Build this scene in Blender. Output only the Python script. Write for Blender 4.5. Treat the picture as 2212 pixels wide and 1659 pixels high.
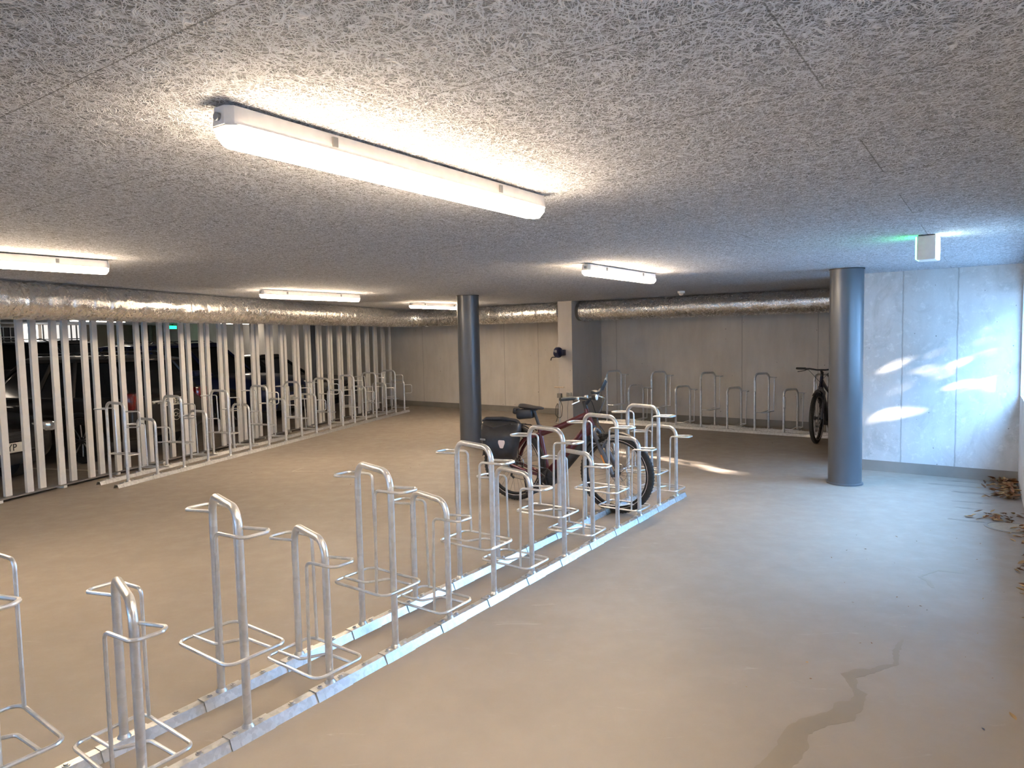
import bpy, bmesh, math, random
from mathutils import Vector, Matrix
from math import sin, cos, pi, radians as rad
random.seed(7)
for o in list(bpy.data.objects): bpy.data.objects.remove(o)
SC = bpy.context.scene
COL = SC.collection

# ------------------------------------------------------------------ camera, world, sun, exposure
H = 2.29                                    # ceiling height
pitch, roll = 0.0678607, -0.0212547
cam_d = bpy.data.cameras.new('camera'); cam = bpy.data.objects.new('camera', cam_d); COL.objects.link(cam)
cam_d.sensor_width = 36; cam_d.lens = 24.5168; cam_d.clip_end = 200; cam_d.clip_start = 0.02
fw = Vector((0, cos(pitch), -sin(pitch))); up = Vector((0, sin(pitch), cos(pitch))); rx = Vector((1, 0, 0))
xr = cos(roll)*rx + sin(roll)*up; ur = -sin(roll)*rx + cos(roll)*up
cam.matrix_world = Matrix(((xr.x, ur.x, -fw.x, 0), (xr.y, ur.y, -fw.y, 0), (xr.z, ur.z, -fw.z, 1.65), (0, 0, 0, 1)))
SC.camera = cam
vs = SC.view_settings
vs.view_transform = 'Standard'; vs.look = 'None'; vs.gamma = 1; vs.use_curve_mapping = False
vs.exposure = 1.2
SC.display_settings.display_device = 'sRGB'

W = bpy.data.worlds.new('world'); SC.world = W; W.use_nodes = True
bg = W.node_tree.nodes['Background']
bg.inputs[0].default_value = (0.27, 0.56, 1.0, 1); bg.inputs[1].default_value = 20.0

sun_d = bpy.data.lights.new('sun', 'SUN'); sun = bpy.data.objects.new('sun', sun_d); COL.objects.link(sun)
sun_d.energy = 50; sun_d.angle = rad(0.6); sun_d.color = (1, .86, .74)
SUN_T = Vector((-0.552*cos(rad(20)), 0.834*cos(rad(20)), -sin(rad(20))))     # the way the sunlight travels
sun.rotation_euler = SUN_T.to_track_quat('-Z', 'Y').to_euler(); sun.location = (12, -10, 9)

LAMP_W = 54.0                                # radiance of the lamp lenses
WARM = (1.0, 0.77, 0.53)

# ------------------------------------------------------------------ materials
MATS = {}
def newmat(name):
    m = bpy.data.materials.new(name); m.use_nodes = True
    MATS[name] = m
    nt = m.node_tree; b = nt.nodes['Principled BSDF']
    return m, nt, b
def N(nt, t, **k):
    n = nt.nodes.new(t)
    for a, v in k.items(): setattr(n, a, v)
    return n
def L(nt, a, b): nt.links.new(a, b)
def geo_pos(nt, rot=None, scale=(1, 1, 1), loc=(0, 0, 0), obj=False):
    g = N(nt, 'ShaderNodeTexCoord' if obj else 'ShaderNodeNewGeometry')
    mp = N(nt, 'ShaderNodeMapping'); mp.inputs['Scale'].default_value = scale; mp.inputs['Location'].default_value = loc
    if rot: mp.inputs['Rotation'].default_value = rot
    L(nt, g.outputs['Object' if obj else 'Position'], mp.inputs[0]); return mp.outputs[0]
def noise(nt, vec, scale, detail=4, rough=.5, dist=0):
    n = N(nt, 'ShaderNodeTexNoise'); n.inputs['Scale'].default_value = scale; n.inputs['Detail'].default_value = detail
    n.inputs['Roughness'].default_value = rough; n.inputs['Distortion'].default_value = dist
    L(nt, vec, n.inputs['Vector']); return n.outputs[0]
def ramp(nt, fac, stops):
    r = N(nt, 'ShaderNodeValToRGB'); e = r.color_ramp.elements
    while len(e) < len(stops): e.new(.5)
    for i, (p, c) in enumerate(stops):
        e[i].position = p; e[i].color = (c, c, c, 1) if isinstance(c, (int, float)) else (*c, 1)
    L(nt, fac, r.inputs[0]); return r.outputs[0]
def math_(nt, op, a, b=None, c=None):
    n = N(nt, 'ShaderNodeMath', operation=op)
    for i, v in enumerate((a, b, c)):
        if v is None: continue
        if isinstance(v, (int, float)): n.inputs[i].default_value = v
        else: L(nt, v, n.inputs[i])
    return n.outputs[0]
def mix(nt, fac, a, b, mode='MIX'):
    n = N(nt, 'ShaderNodeMix', data_type='RGBA', blend_type=mode)
    for i, v in ((0, fac), (6, a), (7, b)):
        if isinstance(v, (int, float)): n.inputs[i].default_value = v if i == 0 else (v, v, v, 1)
        elif isinstance(v, tuple): n.inputs[i].default_value = (*v, 1)
        else: L(nt, v, n.inputs[i])
    return n.outputs[2]
def bump(nt, b, h, strength=.3, dist=.01):
    n = N(nt, 'ShaderNodeBump'); n.inputs['Strength'].default_value = strength; n.inputs['Distance'].default_value = dist
    L(nt, h, n.inputs['Height']); L(nt, n.outputs[0], b.inputs['Normal']); return n
def simple(name, col, rough=.5, metal=0., var=.12, nscale=30, bumps=.0, spec=None, coat=0):
    m, nt, b = newmat(name)
    v = geo_pos(nt, obj=True)
    n = noise(nt, v, nscale, 3)
    c = mix(nt, ramp(nt, n, [(.3, 0.), (.7, 1.)]), tuple(x*(1-var) for x in col), tuple(min(1, x*(1+var)) for x in col))
    L(nt, c, b.inputs['Base Color']); b.inputs['Roughness'].default_value = rough; b.inputs['Metallic'].default_value = metal
    if bumps: bump(nt, b, n, bumps, .004)
    if coat: b.inputs['Coat Weight'].default_value = coat; b.inputs['Coat Roughness'].default_value = .05
    return m
def emit(name, col, s):
    m, nt, b = newmat(name)
    v = geo_pos(nt, obj=True); n = noise(nt, v, 3, 1)
    L(nt, mix(nt, ramp(nt, n, [(.3, 0.), (.7, 1.)]), tuple(x*.97 for x in col), col), b.inputs['Emission Color'])
    b.inputs['Base Color'].default_value = (*col, 1)
    b.inputs['Emission Strength'].default_value = s
    return m

AW = rad(-37)
def concrete(name, c1, c2, seams, pits=True, smooth=1.0, pd=9, mott=0.):
    """fair-faced concrete: cloudy tone, formwork seams at the given u positions, bug holes"""
    m, nt, b = newmat(name)
    g = N(nt, 'ShaderNodeNewGeometry'); sep = N(nt, 'ShaderNodeSeparateXYZ'); L(nt, g.outputs['Position'], sep.inputs[0])
    u = math_(nt, 'ADD', math_(nt, 'MULTIPLY', sep.outputs[0], cos(AW)), math_(nt, 'MULTIPLY', sep.outputs[1], sin(AW)))
    p = geo_pos(nt); ps = geo_pos(nt, scale=(1, 1, .25))
    n1 = noise(nt, p, 1.3, 6, .6); n2 = noise(nt, ps, 7, 5, .6); n3 = noise(nt, p, 90, 3, .6)
    f = math_(nt, 'ADD', math_(nt, 'MULTIPLY', n1, .55), math_(nt, 'MULTIPLY', n2, .45))
    c = mix(nt, ramp(nt, f, [(.36, 0.), (.64, 1.)]), c1, c2)
    c = mix(nt, math_(nt, 'MULTIPLY', n3, .18), c, (.25, .24, .23))
    if mott:
        n4 = noise(nt, geo_pos(nt, scale=(1, 1, .7)), 3.3, 8, .7, .8); c = mix(nt, ramp(nt, n4, [(.5, 0.), (.66, mott)]), c, (.30, .29, .27))
        n5 = noise(nt, geo_pos(nt), 14, 6, .7); c = mix(nt, ramp(nt, n5, [(.55, 0.), (.68, mott)]), c, (.72, .71, .69))
    hgt = math_(nt, 'MULTIPLY', n3, .12)
    wob = math_(nt, 'MULTIPLY', math_(nt, 'SUBTRACT', noise(nt, geo_pos(nt, scale=(1, 1, 1)), 9, 4), .5), .016)
    uu = math_(nt, 'ADD', u, wob)
    acc = None
    for s in seams:
        d = math_(nt, 'ABSOLUTE', math_(nt, 'SUBTRACT', uu, s))
        k = math_(nt, 'SUBTRACT', 1.0, math_(nt, 'MINIMUM', math_(nt, 'DIVIDE', d, .011), 1.0))
        acc = k if acc is None else math_(nt, 'MAXIMUM', acc, k)
    if acc is not None:
        c = mix(nt, math_(nt, 'MULTIPLY', acc, .5), c, (.12, .11, .10)); hgt = math_(nt, 'SUBTRACT', hgt, math_(nt, 'MULTIPLY', acc, .6))
    if pits:
        vo = N(nt, 'ShaderNodeTexVoronoi'); vo.inputs['Scale'].default_value = pd; vo.inputs['Randomness'].default_value = 1
        L(nt, geo_pos(nt), vo.inputs['Vector'])
        sz = ramp(nt, noise(nt, geo_pos(nt), 23, 1), [(.46, 0.), (.75, .12)])
        pit = math_(nt, 'LESS_THAN', vo.outputs['Distance'], sz)
        c = mix(nt, math_(nt, 'MULTIPLY', pit, .7), c, (.07, .065, .06)); hgt = math_(nt, 'SUBTRACT', hgt, math_(nt, 'MULTIPLY', pit, .5))
    L(nt, c, b.inputs['Base Color']); b.inputs['Roughness'].default_value = .82
    bump(nt, b, hgt, .35*smooth, .01)
    return m
CON = ((.55, .51, .46), (.66, .62, .565))
M_wall_back = concrete('concrete_back', *CON, [-11.873, -9.385, -8.477, -6.604, -4.129, -2.876, -14.4, -17])
M_wall_right = concrete('concrete_right', (.46, .46, .455), (.57, .57, .565), [-1.217, -.694], pd=13, mott=.45)
M_pillar = concrete('concrete_pillar', (.45, .415, .375), (.53, .49, .445), [])
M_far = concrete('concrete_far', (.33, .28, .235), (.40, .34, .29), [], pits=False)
M_cream = simple('painted_plaster', (.75, .68, .56), .8)

def m_floor():
    m, nt, b = newmat('coated_floor')
    p = geo_pos(nt); n1 = noise(nt, p, .7, 5, .6); n2 = noise(nt, p, 6, 6, .65); n3 = noise(nt, p, 160, 2, .6)
    c = mix(nt, ramp(nt, n1, [(.35, 0.), (.65, 1.)]), (.250, .216, .182), (.290, .253, .215))
    c = mix(nt, ramp(nt, n2, [(.56, 0.), (.72, .45)]), c, (.29, .25, .205))
    # faint pale scuffs
    s = noise(nt, geo_pos(nt, rot=(0, 0, .5), scale=(1.6, 9, 1)), 1.7, 8, .75, 1.2)
    c = mix(nt, ramp(nt, s, [(.62, 0.), (.69, .30)]), c, (.47, .43, .38))
    # dark specks of grit
    vo = N(nt, 'ShaderNodeTexVoronoi'); vo.inputs['Scale'].default_value = 5; L(nt, p, vo.inputs['Vector'])
    sp = math_(nt, 'LESS_THAN', vo.outputs['Distance'], ramp(nt, noise(nt, p, 11, 1), [(.53, 0.), (.75, .05)]))
    c = mix(nt, math_(nt, 'MULTIPLY', sp, .7), c, (.12, .09, .06))
    c = mix(nt, math_(nt, 'MULTIPLY', n3, .12), c, (.22, .19, .16))
    L(nt, c, b.inputs['Base Color'])
    L(nt, ramp(nt, n2, [(.3, .42), (.7, .62)]), b.inputs['Roughness'])
    b.inputs['Specular IOR Level'].default_value = .35
    bump(nt, b, math_(nt, 'ADD', n3, n2), .08, .004)
    return m
M_floor = m_floor()

def m_ceiling():
    """wood-wool board: pale curly strands over dark gaps, boards 0.61 x 2.0 m in running bond"""
    m, nt, b = newmat('wood_wool_board')
    layers = None
    for i, (ang, sx, sy, loc) in enumerate([(.3, 120, 17, 0), (1.1, 110, 16, 7), (2.0, 125, 18, 13), (2.7, 115, 15, 21), (1.6, 140, 20, 34), (0.0, 105, 15, 43)]):
        v = geo_pos(nt, rot=(0, 0, ang), loc=(loc, loc*.7, 0), scale=(1, 1, 1))
        # warp so that the strands curl
        nz = N(nt, 'ShaderNodeTexNoise'); nz.inputs['Scale'].default_value = 9; nz.inputs['Detail'].default_value = 1.5; L(nt, v, nz.inputs['Vector'])
        vs_ = N(nt, 'ShaderNodeVectorMath', operation='MULTIPLY_ADD'); L(nt, nz.outputs['Color'], vs_.inputs[0]); vs_.inputs[1].default_value = (.07, .07, 0); L(nt, v, vs_.inputs[2])
        mp = N(nt, 'ShaderNodeMapping'); mp.inputs['Scale'].default_value = (sx, sy, 1); L(nt, vs_.outputs[0], mp.inputs[0])
        n = noise(nt, mp.outputs[0], 1, 0, 0)
        rdg = math_(nt, 'SUBTRACT', 1.0, math_(nt, 'MULTIPLY', math_(nt, 'ABSOLUTE', math_(nt, 'SUBTRACT', n, .5)), 15))
        rdg = math_(nt, 'MAXIMUM', rdg, 0.0)
        # each strand runs at its own depth
        rdg = math_(nt, 'MULTIPLY', rdg, math_(nt, 'ADD', .55, math_(nt, 'MULTIPLY', noise(nt, v, 14, 1), .8)))
        layers = rdg if layers is None else math_(nt, 'MAXIMUM', layers, rdg)
    p = geo_pos(nt)
    big = noise(nt, p, 1.2, 3)
    pr = geo_pos(nt, rot=(0, 0, rad(34.6)), loc=(-1.62, .37, 0))
    br = N(nt, 'ShaderNodeTexBrick'); br.offset = .5; br.squash = 1
    br.inputs['Scale'].default_value = 1; br.inputs['Mortar Size'].default_value = .0026; br.inputs['Mortar Smooth'].default_value = .3
    br.inputs['Brick Width'].default_value = 2.0; br.inputs['Row Height'].default_value = .606
    wv = N(nt, 'ShaderNodeTexNoise'); wv.inputs['Scale'].default_value = 60; L(nt, p, wv.inputs['Vector'])
    wa = N(nt, 'ShaderNodeVectorMath', operation='MULTIPLY_ADD'); L(nt, wv.outputs['Color'], wa.inputs[0]); wa.inputs[1].default_value = (.006, .006, 0); L(nt, pr, wa.inputs[2])
    L(nt, wa.outputs[0], br.inputs['Vector'])
    seam = br.outputs['Fac']
    c = mix(nt, ramp(nt, layers, [(.22, 0.), (.76, 1.)]), (.125, .133, .15), (.76, .79, .86))
    c = mix(nt, ramp(nt, big, [(.35, 0.), (.65, .18)]), c, (.58, .59, .62))
    c = mix(nt, math_(nt, 'MULTIPLY', seam, .55), c, (.07, .07, .07))
    L(nt, c, b.inputs['Base Color']); b.inputs['Roughness'].default_value = .92
    hh = math_(nt, 'SUBTRACT', layers, math_(nt, 'MULTIPLY', seam, 1.2))
    bump(nt, b, hh, .8, .006)
    return m
M_ceil = m_ceiling()

def m_zinc(name='galvanised_steel', c1=(.56, .57, .58), c2=(.76, .77, .78), r=(.28, .42), sc=38, metal=.80):
    m, nt, b = newmat(name)
    v = geo_pos(nt, obj=True)
    vo = N(nt, 'ShaderNodeTexVoronoi'); vo.inputs['Scale'].default_value = sc; L(nt, v, vo.inputs['Vector'])
    sep = N(nt, 'ShaderNodeSeparateColor'); L(nt, vo.outputs['Color'], sep.inputs[0])
    n = noise(nt, v, 12, 5, .7)
    f = math_(nt, 'ADD', math_(nt, 'MULTIPLY', sep.outputs[0], .5), math_(nt, 'MULTIPLY', n, .5))
    L(nt, mix(nt, f, c1, c2), b.inputs['Base Color']); b.inputs['Metallic'].default_value = metal
    L(nt, ramp(nt, f, [(.2, r[0]), (.8, r[1])]), b.inputs['Roughness'])
    bump(nt, b, noise(nt, v, 160, 2), .12, .002)
    return m
M_zinc = m_zinc()
M_rail = m_zinc('galvanised_rail', (.40, .41, .42), (.66, .67, .68), (.32, .48), 60, .85)
M_slat = m_zinc('galvanised_slat', (.62, .61, .59), (.70, .69, .67), (.45, .6), 20, .2)
M_dkzinc = m_zinc('dull_steel', (.20, .19, .18), (.30, .29, .27), (.5, .7), 30, .6)

def m_foil():
    m, nt, b = newmat('foil_wrap')
    v = geo_pos(nt); n = noise(nt, v, 7, 6, .75, .6); n2 = noise(nt, v, 34, 4, .7)
    L(nt, mix(nt, n, (.68, .66, .63), (.90, .89, .87)), b.inputs['Base Color'])
    b.inputs['Metallic'].default_value = .92; L(nt, ramp(nt, n2, [(.3, .16), (.7, .34)]), b.inputs['Roughness'])
    bump(nt, b, math_(nt, 'ADD', n, math_(nt, 'MULTIPLY', n2, .15)), .32, .03)
    return m
M_foil = m_foil()
def m_column():
    m, nt, b = newmat('grey_lacquer')
    v = geo_pos(nt); n = noise(nt, v, 5, 3)
    L(nt, mix(nt, n, (.085, .092, .105), (.10, .108, .122)), b.inputs['Base Color'])
    b.inputs['Roughness'].default_value = .34; b.inputs['Metallic'].default_value = .25
    return m
M_column = m_column()
M_lens = emit('lamp_lens', WARM, LAMP_W)
M_lensfar = emit('lamp_lens_far', (1, .86, .7), 9)
M_house = simple('lamp_housing', (.74, .70, .66), .45, 0, .05)
M_dark = simple('black_plastic', (.02, .02, .022), .5)
M_rubber = simple('tyre_rubber', (.028, .027, .026), .75, 0, .2, 60, .3)
M_red = simple('burgundy_lacquer', (.085, .010, .016), .28, .35, .1, 8, 0, None, .6)
M_blue = simple('navy_lacquer', (.01, .014, .045), .3, .3, .1, 8, 0, None, .5)
M_fork = simple('anthracite_paint', (.10, .10, .11), .4, .3)
M_orange = simple('orange_sticker', (.75, .25, .03), .5)
M_white = simple('white_plastic', (.78, .77, .73), .5, 0, .04)
M_reflect = simple('pale_reflector', (.85, .74, .70), .35, 0, .03)
M_tarp = simple('black_tarpaulin', (.022, .024, .03), .42, 0, .3, 14, .5)
M_grey = simple('grey_band', (.20, .21, .22), .5)
M_steel = simple('brushed_steel', (.55, .54, .52), .3, .95)
M_spoke = simple('spoke_steel', (.25, .25, .25), .35, .9)
M_base = simple('base_coat_grey', (.215, .20, .18), .55, 0, .08, 4)
M_navy = simple('navy_plastic', (.012, .018, .06), .4)
M_cardwood = simple('pale_wood', (.62, .50, .36), .6)
M_leaf = simple('dry_leaf', (.16, .07, .025), .7, 0, .6, 3)
M_leaf2 = simple('tan_leaf', (.34, .22, .10), .7, 0, .5, 3)
M_green = simple('evergreen_leaf', (.04, .10, .02), .6, 0, .5, 3)
M_bark = simple('bark', (.10, .07, .05), .85, 0, .3, 20, .5)
M_lime = simple('lime_stripe', (.30, .42, .05), .5)
def m_wet():
    m, nt, b = newmat('damp_stain')
    n = noise(nt, geo_pos(nt), 8, 4)
    L(nt, mix(nt, n, (.198, .165, .122), (.228, .194, .146)), b.inputs['Base Color']); b.inputs['Roughness'].default_value = .4
    return m
M_wet = m_wet()
M_exit = emit('exit_green', (.10, 1, .40), 7)
M_exitw = emit('exit_diffuser', (.80, 1, .90), 9)
M_exitfar = emit('exit_green_far', (.02, .9, .35), 1.6)
M_redl = emit('red_signal', (1, .05, .05), 5)
M_winlit = emit('lit_window', (1, .97, .92), 1.6)
M_louvreglow = emit('dim_window', (.75, .72, .68), .5)  # weak emission stands in for light on the louvred wall panel

# ------------------------------------------------------------------ mesh helpers
def obj(name, bm, mat, parent=None, smooth=True):
    me = bpy.data.meshes.new(name); bm.normal_update(); bm.to_mesh(me); bm.free()
    mats = mat if isinstance(mat, (list, tuple)) else [mat]
    for m in mats: me.materials.append(m)
    if smooth:
        for p in me.polygons: p.use_smooth = True
        try: me.set_sharp_from_angle(angle=rad(38))
        except Exception: pass
    o = bpy.data.objects.new(name, me); COL.objects.link(o)
    if parent: o.parent = parent
    return o
def tag(o, label, cat, group=None):
    o['label'] = label; o['category'] = cat
    if group: o['group'] = group
    return o
def thing(name, label, cat, loc=(0, 0, 0), rz=0, group=None):
    o = bpy.data.objects.new(name, None); COL.objects.link(o); o.location = loc; o.rotation_euler = (0, 0, rz)
    o.empty_display_size = .1
    return tag(o, label, cat, group)
def struct(o): o['kind'] = 'structure'; return o
def box(bm, c, s, rot=None, bev=0):
    """box centred on c with full sizes s"""
    M = Matrix.Translation(c) @ (rot.to_4x4() if rot else Matrix.Identity(4)) @ Matrix.Diagonal((*s, 1))
    r = bmesh.ops.create_cube(bm, size=1, matrix=M)
    if bev:
        es = {e for v in r['verts'] for e in v.link_edges}
        bmesh.ops.bevel(bm, geom=list(es), offset=bev, segments=2, affect='EDGES', profile=.5)
    return bm
def fillet(pts, r, n=6, closed=False):
    P = [Vector(p) for p in pts]; out = []; m = len(P)
    for i in range(m):
        if not closed and i in (0, m-1): out.append(P[i]); continue
        a, b_, c = P[i-1], P[i], P[(i+1) % m]
        d1 = (a-b_); d2 = (c-b_); l1, l2 = d1.length, d2.length
        if l1 < 1e-6 or l2 < 1e-6: out.append(b_); continue
        d1 /= l1; d2 /= l2
        ang = d1.angle(d2)
        if ang > pi-.05: out.append(b_); continue
        rr = r[i] if isinstance(r, (list, tuple)) else r
        t = min(rr/math.tan(ang/2), l1*.48, l2*.48); rr = t*math.tan(ang/2)
        bis = (d1+d2).normalized(); cen = b_ + bis*(rr/sin(ang/2))
        s = b_+d1*t-cen; e = b_+d2*t-cen
        tot = s.angle(e); ax = s.cross(e).normalized()
        for k in range(n+1): out.append(cen + Matrix.Rotation(tot*k/n, 3, ax) @ s)
    return out
def tube(bm, pts, r, seg=10, closed=False, cap=True, sy=1.0, upv=None):
    P = [Vector(p) for p in pts]; n = len(P)
    T = []
    for i in range(n):
        if closed: t = (P[(i+1) % n]-P[i-1])
        else: t = P[min(i+1, n-1)]-P[max(i-1, 0)]
        T.append(t.normalized() if t.length > 1e-9 else Vector((0, 0, 1)))
    ref = Vector(upv) if upv else (Vector((0, 0, 1)) if abs(T[0].z) < .9 else Vector((1, 0, 0)))
    nv = (ref - T[0]*ref.dot(T[0])).normalized(); rings = []
    for i in range(n):
        if i: 
            nv = nv - T[i]*nv.dot(T[i])
            nv = nv.normalized() if nv.length > 1e-6 else T[i].orthogonal().normalized()
        bv = T[i].cross(nv); rr = r[i] if isinstance(r, (list, tuple)) else r
        rings.append([bm.verts.new(P[i] + (nv*cos(2*pi*k/seg) + bv*sin(2*pi*k/seg)*sy)*rr) for k in range(seg)])
    m = n if closed else n-1
    for i in range(m):
        A, B = rings[i], rings[(i+1) % n]
        for k in range(seg): bm.faces.new((A[k], A[(k+1) % seg], B[(k+1) % seg], B[k]))
    if cap and not closed:
        bm.faces.new(rings[0][::-1]); bm.faces.new(rings[-1])
    return bm
def prism(bm, poly, z0, z1, M=None):
    """poly in xy extruded z0..z1, optional matrix"""
    M = M or Matrix.Identity(4)
    a = [bm.verts.new(M @ Vector((x, y, z0))) for x, y in poly]; b_ = [bm.verts.new(M @ Vector((x, y, z1))) for x, y in poly]
    bm.faces.new(a[::-1]); bm.faces.new(b_); n = len(poly)
    for i in range(n): bm.faces.new((a[i], a[(i+1) % n], b_[(i+1) % n], b_[i]))
    return bm
def lathe(bm, prof, c=(0, 0, 0), axis='Z', seg=32):
    """prof = [(r, h)...] turned about an axis through c"""
    rings = []
    for r, h in prof:
        ring = []
        for k in range(seg):
            a = 2*pi*k/seg; x, y = r*cos(a), r*sin(a)
            p = {'Z': (x, y, h), 'X': (h, x, y), 'Y': (x, h, y)}[axis]
            ring.append(bm.verts.new(Vector(c)+Vector(p)))
        rings.append(ring)
    for A, B in zip(rings, rings[1:]):
        for k in range(seg): bm.faces.new((A[k], A[(k+1) % seg], B[(k+1) % seg], B[k]))
    return bm
def BM(): return bmesh.new()
def text_mesh(s, size, depth=.001):
    cu = bpy.data.curves.new('txt', 'FONT'); cu.body = s; cu.size = size; cu.extrude = depth; cu.align_x = 'CENTER'; cu.align_y = 'CENTER'
    o = bpy.data.objects.new('txt', cu); COL.objects.link(o)
    dg = bpy.context.evaluated_depsgraph_get(); me = bpy.data.meshes.new_from_object(o.evaluated_get(dg))
    bpy.data.objects.remove(o); return me
def text_obj(s, size, mat, parent, M, name='lettering', squeeze=1.0):
    me = text_mesh(s, size); me.materials.clear(); me.materials.append(mat)
    me.transform(M @ Matrix.Diagonal((squeeze, 1, 1, 1)))
    o = bpy.data.objects.new(name, me); COL.objects.link(o); o.parent = parent; return o

# frames: u/v along and across the concrete walls; D/Nf along and across the slat fence
UW = Vector((cos(AW), sin(AW), 0)); VW = Vector((-sin(AW), cos(AW), 0))
def uv(u, v, z=0): return UW*u + VW*v + Vector((0, 0, z))
AF = rad(75); DF = Vector((cos(AF), sin(AF), 0)); NF = Vector((-sin(AF), cos(AF), 0))
def dn(d, n, z=0): return DF*d + NF*n + Vector((0, 0, z))
def wallbox(u0, u1, v0, v1, z0, z1, bm=None):
    bm = bm or BM()
    prism(bm, [tuple(uv(a, b_).xy) for a, b_ in ((u0, v0), (u1, v0), (u1, v1), (u0, v1))], z0, z1); return bm
def fbox(d0, d1, n0, n1, z0, z1, bm=None):
    bm = bm or BM()
    prism(bm, [tuple(dn(a, b_).xy) for a, b_ in ((d0, n1), (d0, n0), (d1, n0), (d1, n1))], z0, z1); return bm

# ------------------------------------------------------------------ the room
C0 = uv(-.128, 8.953)                                           # where the right wall meets the window wall
AWN = rad(56.3); DWN = Vector((-cos(AWN), -sin(AWN), 0)); NWN = Vector((sin(AWN), -cos(AWN), 0))   # window wall runs towards the camera; NWN points outdoors
def wn(t, s, z=0): return C0 + DWN*t + NWN*s + Vector((0, 0, z))
def wnbox(t0, t1, s0, s1, z0, z1, bm=None):
    bm = bm or BM()
    prism(bm, [tuple(wn(a, b_).xy) for a, b_ in ((t0, s0), (t0, s1), (t1, s1), (t1, s0))][::-1], z0, z1); return bm
room = [(-24, -7), tuple(wn(12.2, .3).xy), tuple(wn(-.3, .3).xy), tuple(uv(.4, 12.6).xy), (-24, 33)]
room = [(-24, -7), tuple(wn(16.5, .3).xy), tuple(wn(-.3, .3).xy), tuple(uv(.3, 12.5).xy), tuple(uv(-30, 12.5).xy)]
bm = BM(); prism(bm, room, -.2, 0); struct(obj('floor', bm, M_floor, smooth=False))
bm = BM(); prism(bm, room, H, H+.3); struct(obj('ceiling', bm, M_ceil, smooth=False))
struct(obj('wall_back', wallbox(-30, .3, 12.2, 12.45, 0, H), M_wall_back, smooth=False))
struct(obj('wall_right', wallbox(-1.74, -.128, 8.953, 9.2, 0, H), M_wall_right, smooth=False))
struct(obj('wall_alcove', wallbox(-.128, .1, 8.95, 12.2, 0, H), M_wall_back, smooth=False))
struct(obj('wall_pier', wallbox(-7.25, -6.941, 11.1, 12.2, 0, H), M_pillar, smooth=False))
# wall with the window band
WZ0, WZ1 = .93, 2.06; WT0, WT1 = .06, 3.7
bm = BM(); wnbox(0, 16.5, 0, .25, 0, WZ0, bm); wnbox(0, 16.5, 0, .25, WZ1, H, bm); wnbox(0, WT0, 0, .25, WZ0, WZ1, bm); wnbox(WT1, 7.75, 0, .25, WZ0, WZ1, bm); wnbox(7.75, 8.35, 0, .25, WZ0, 1.40, bm); wnbox(8.35, 16.5, 0, .25, WZ0, WZ1, bm)
struct(obj('wall_window_side', bm, M_wall_right, smooth=False))
fr = BM()
for z in (WZ0+.025, WZ1-.025): wnbox(WT0, WT1, .08, .14, z-.025, z+.025, fr)
for k in range(4): t = WT0+.025+(WT1-WT0-.05)*k/3; wnbox(t-.025, t+.025, .08, .14, WZ0, WZ1, fr)
wf = struct(obj('window_1', fr, M_dkzinc, smooth=False))
fr = BM()
for z in (1.425, WZ1-.025): wnbox(7.75, 8.35, .08, .14, z-.025, z+.025, fr)
for k in range(2): t = 7.775+.55*k; wnbox(t-.025, t+.025, .08, .14, 1.40, WZ1, fr)
struct(obj('window_2', fr, M_dkzinc, smooth=False))
struct(obj('wall_rear', wallbox(-30, 12, -10.3, -10, 0, H), M_far, smooth=False))
bm = BM(); prism(bm, [(-24.2, -7.2), (3, -7.2), (3, -7.0), (-24.2, -7.0)], 0, H); struct(obj('wall_behind', bm, M_wall_back, smooth=False))
bpy.data.objects.remove(bpy.data.objects['wall_rear'])
# painted skirting bands
def skirt(name, u0, u1, v): struct(obj(name, wallbox(u0, u1, v-.006, v, 0, .125), M_base, smooth=False))
skirt('baseboard_back_left', -13.3, -7.25, 12.2); skirt('baseboard_back_right', -6.94, -.13, 12.2); skirt('baseboard_right', -1.74, -.128, 8.953)
struct(obj('baseboard_pier', wallbox(-6.941, -6.935, 11.1, 12.2, 0, .125), M_base, smooth=False))

# ------------------------------------------------------------------ the two round columns
def column(name, label, x, y, r, grp=None, part=True):
    t = thing(name, label, 'column', (x, y, 0), 0, grp)
    bm = BM(); lathe(bm, [(r, 0.0), (r, H)], seg=64); obj('shaft', bm, M_column, t)
    bm = BM(); lathe(bm, [(r, .0), (r+.016, .001), (r+.016, .016), (r+.008, .022), (r, .022)], seg=64); obj('base_ring', bm, M_column, t)
    bm = BM(); lathe(bm, [(r, H-.012), (r+.006, H-.012), (r+.006, H-.001), (r, H-.001)], seg=64); obj('top_ring', bm, M_dark, t)
    return t
column('round_column', 'thick dark grey round column by the sunlit concrete wall, tinted blue at its foot', 3.56, 7.42, .166)
column('round_column', 'slimmer-looking dark grey round column standing behind the burgundy bicycle', -.648, 10.70, .168)
column('round_column', 'dark round column standing among parked cars beyond the slat fence', -4.62, 16.2, .18)

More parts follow.
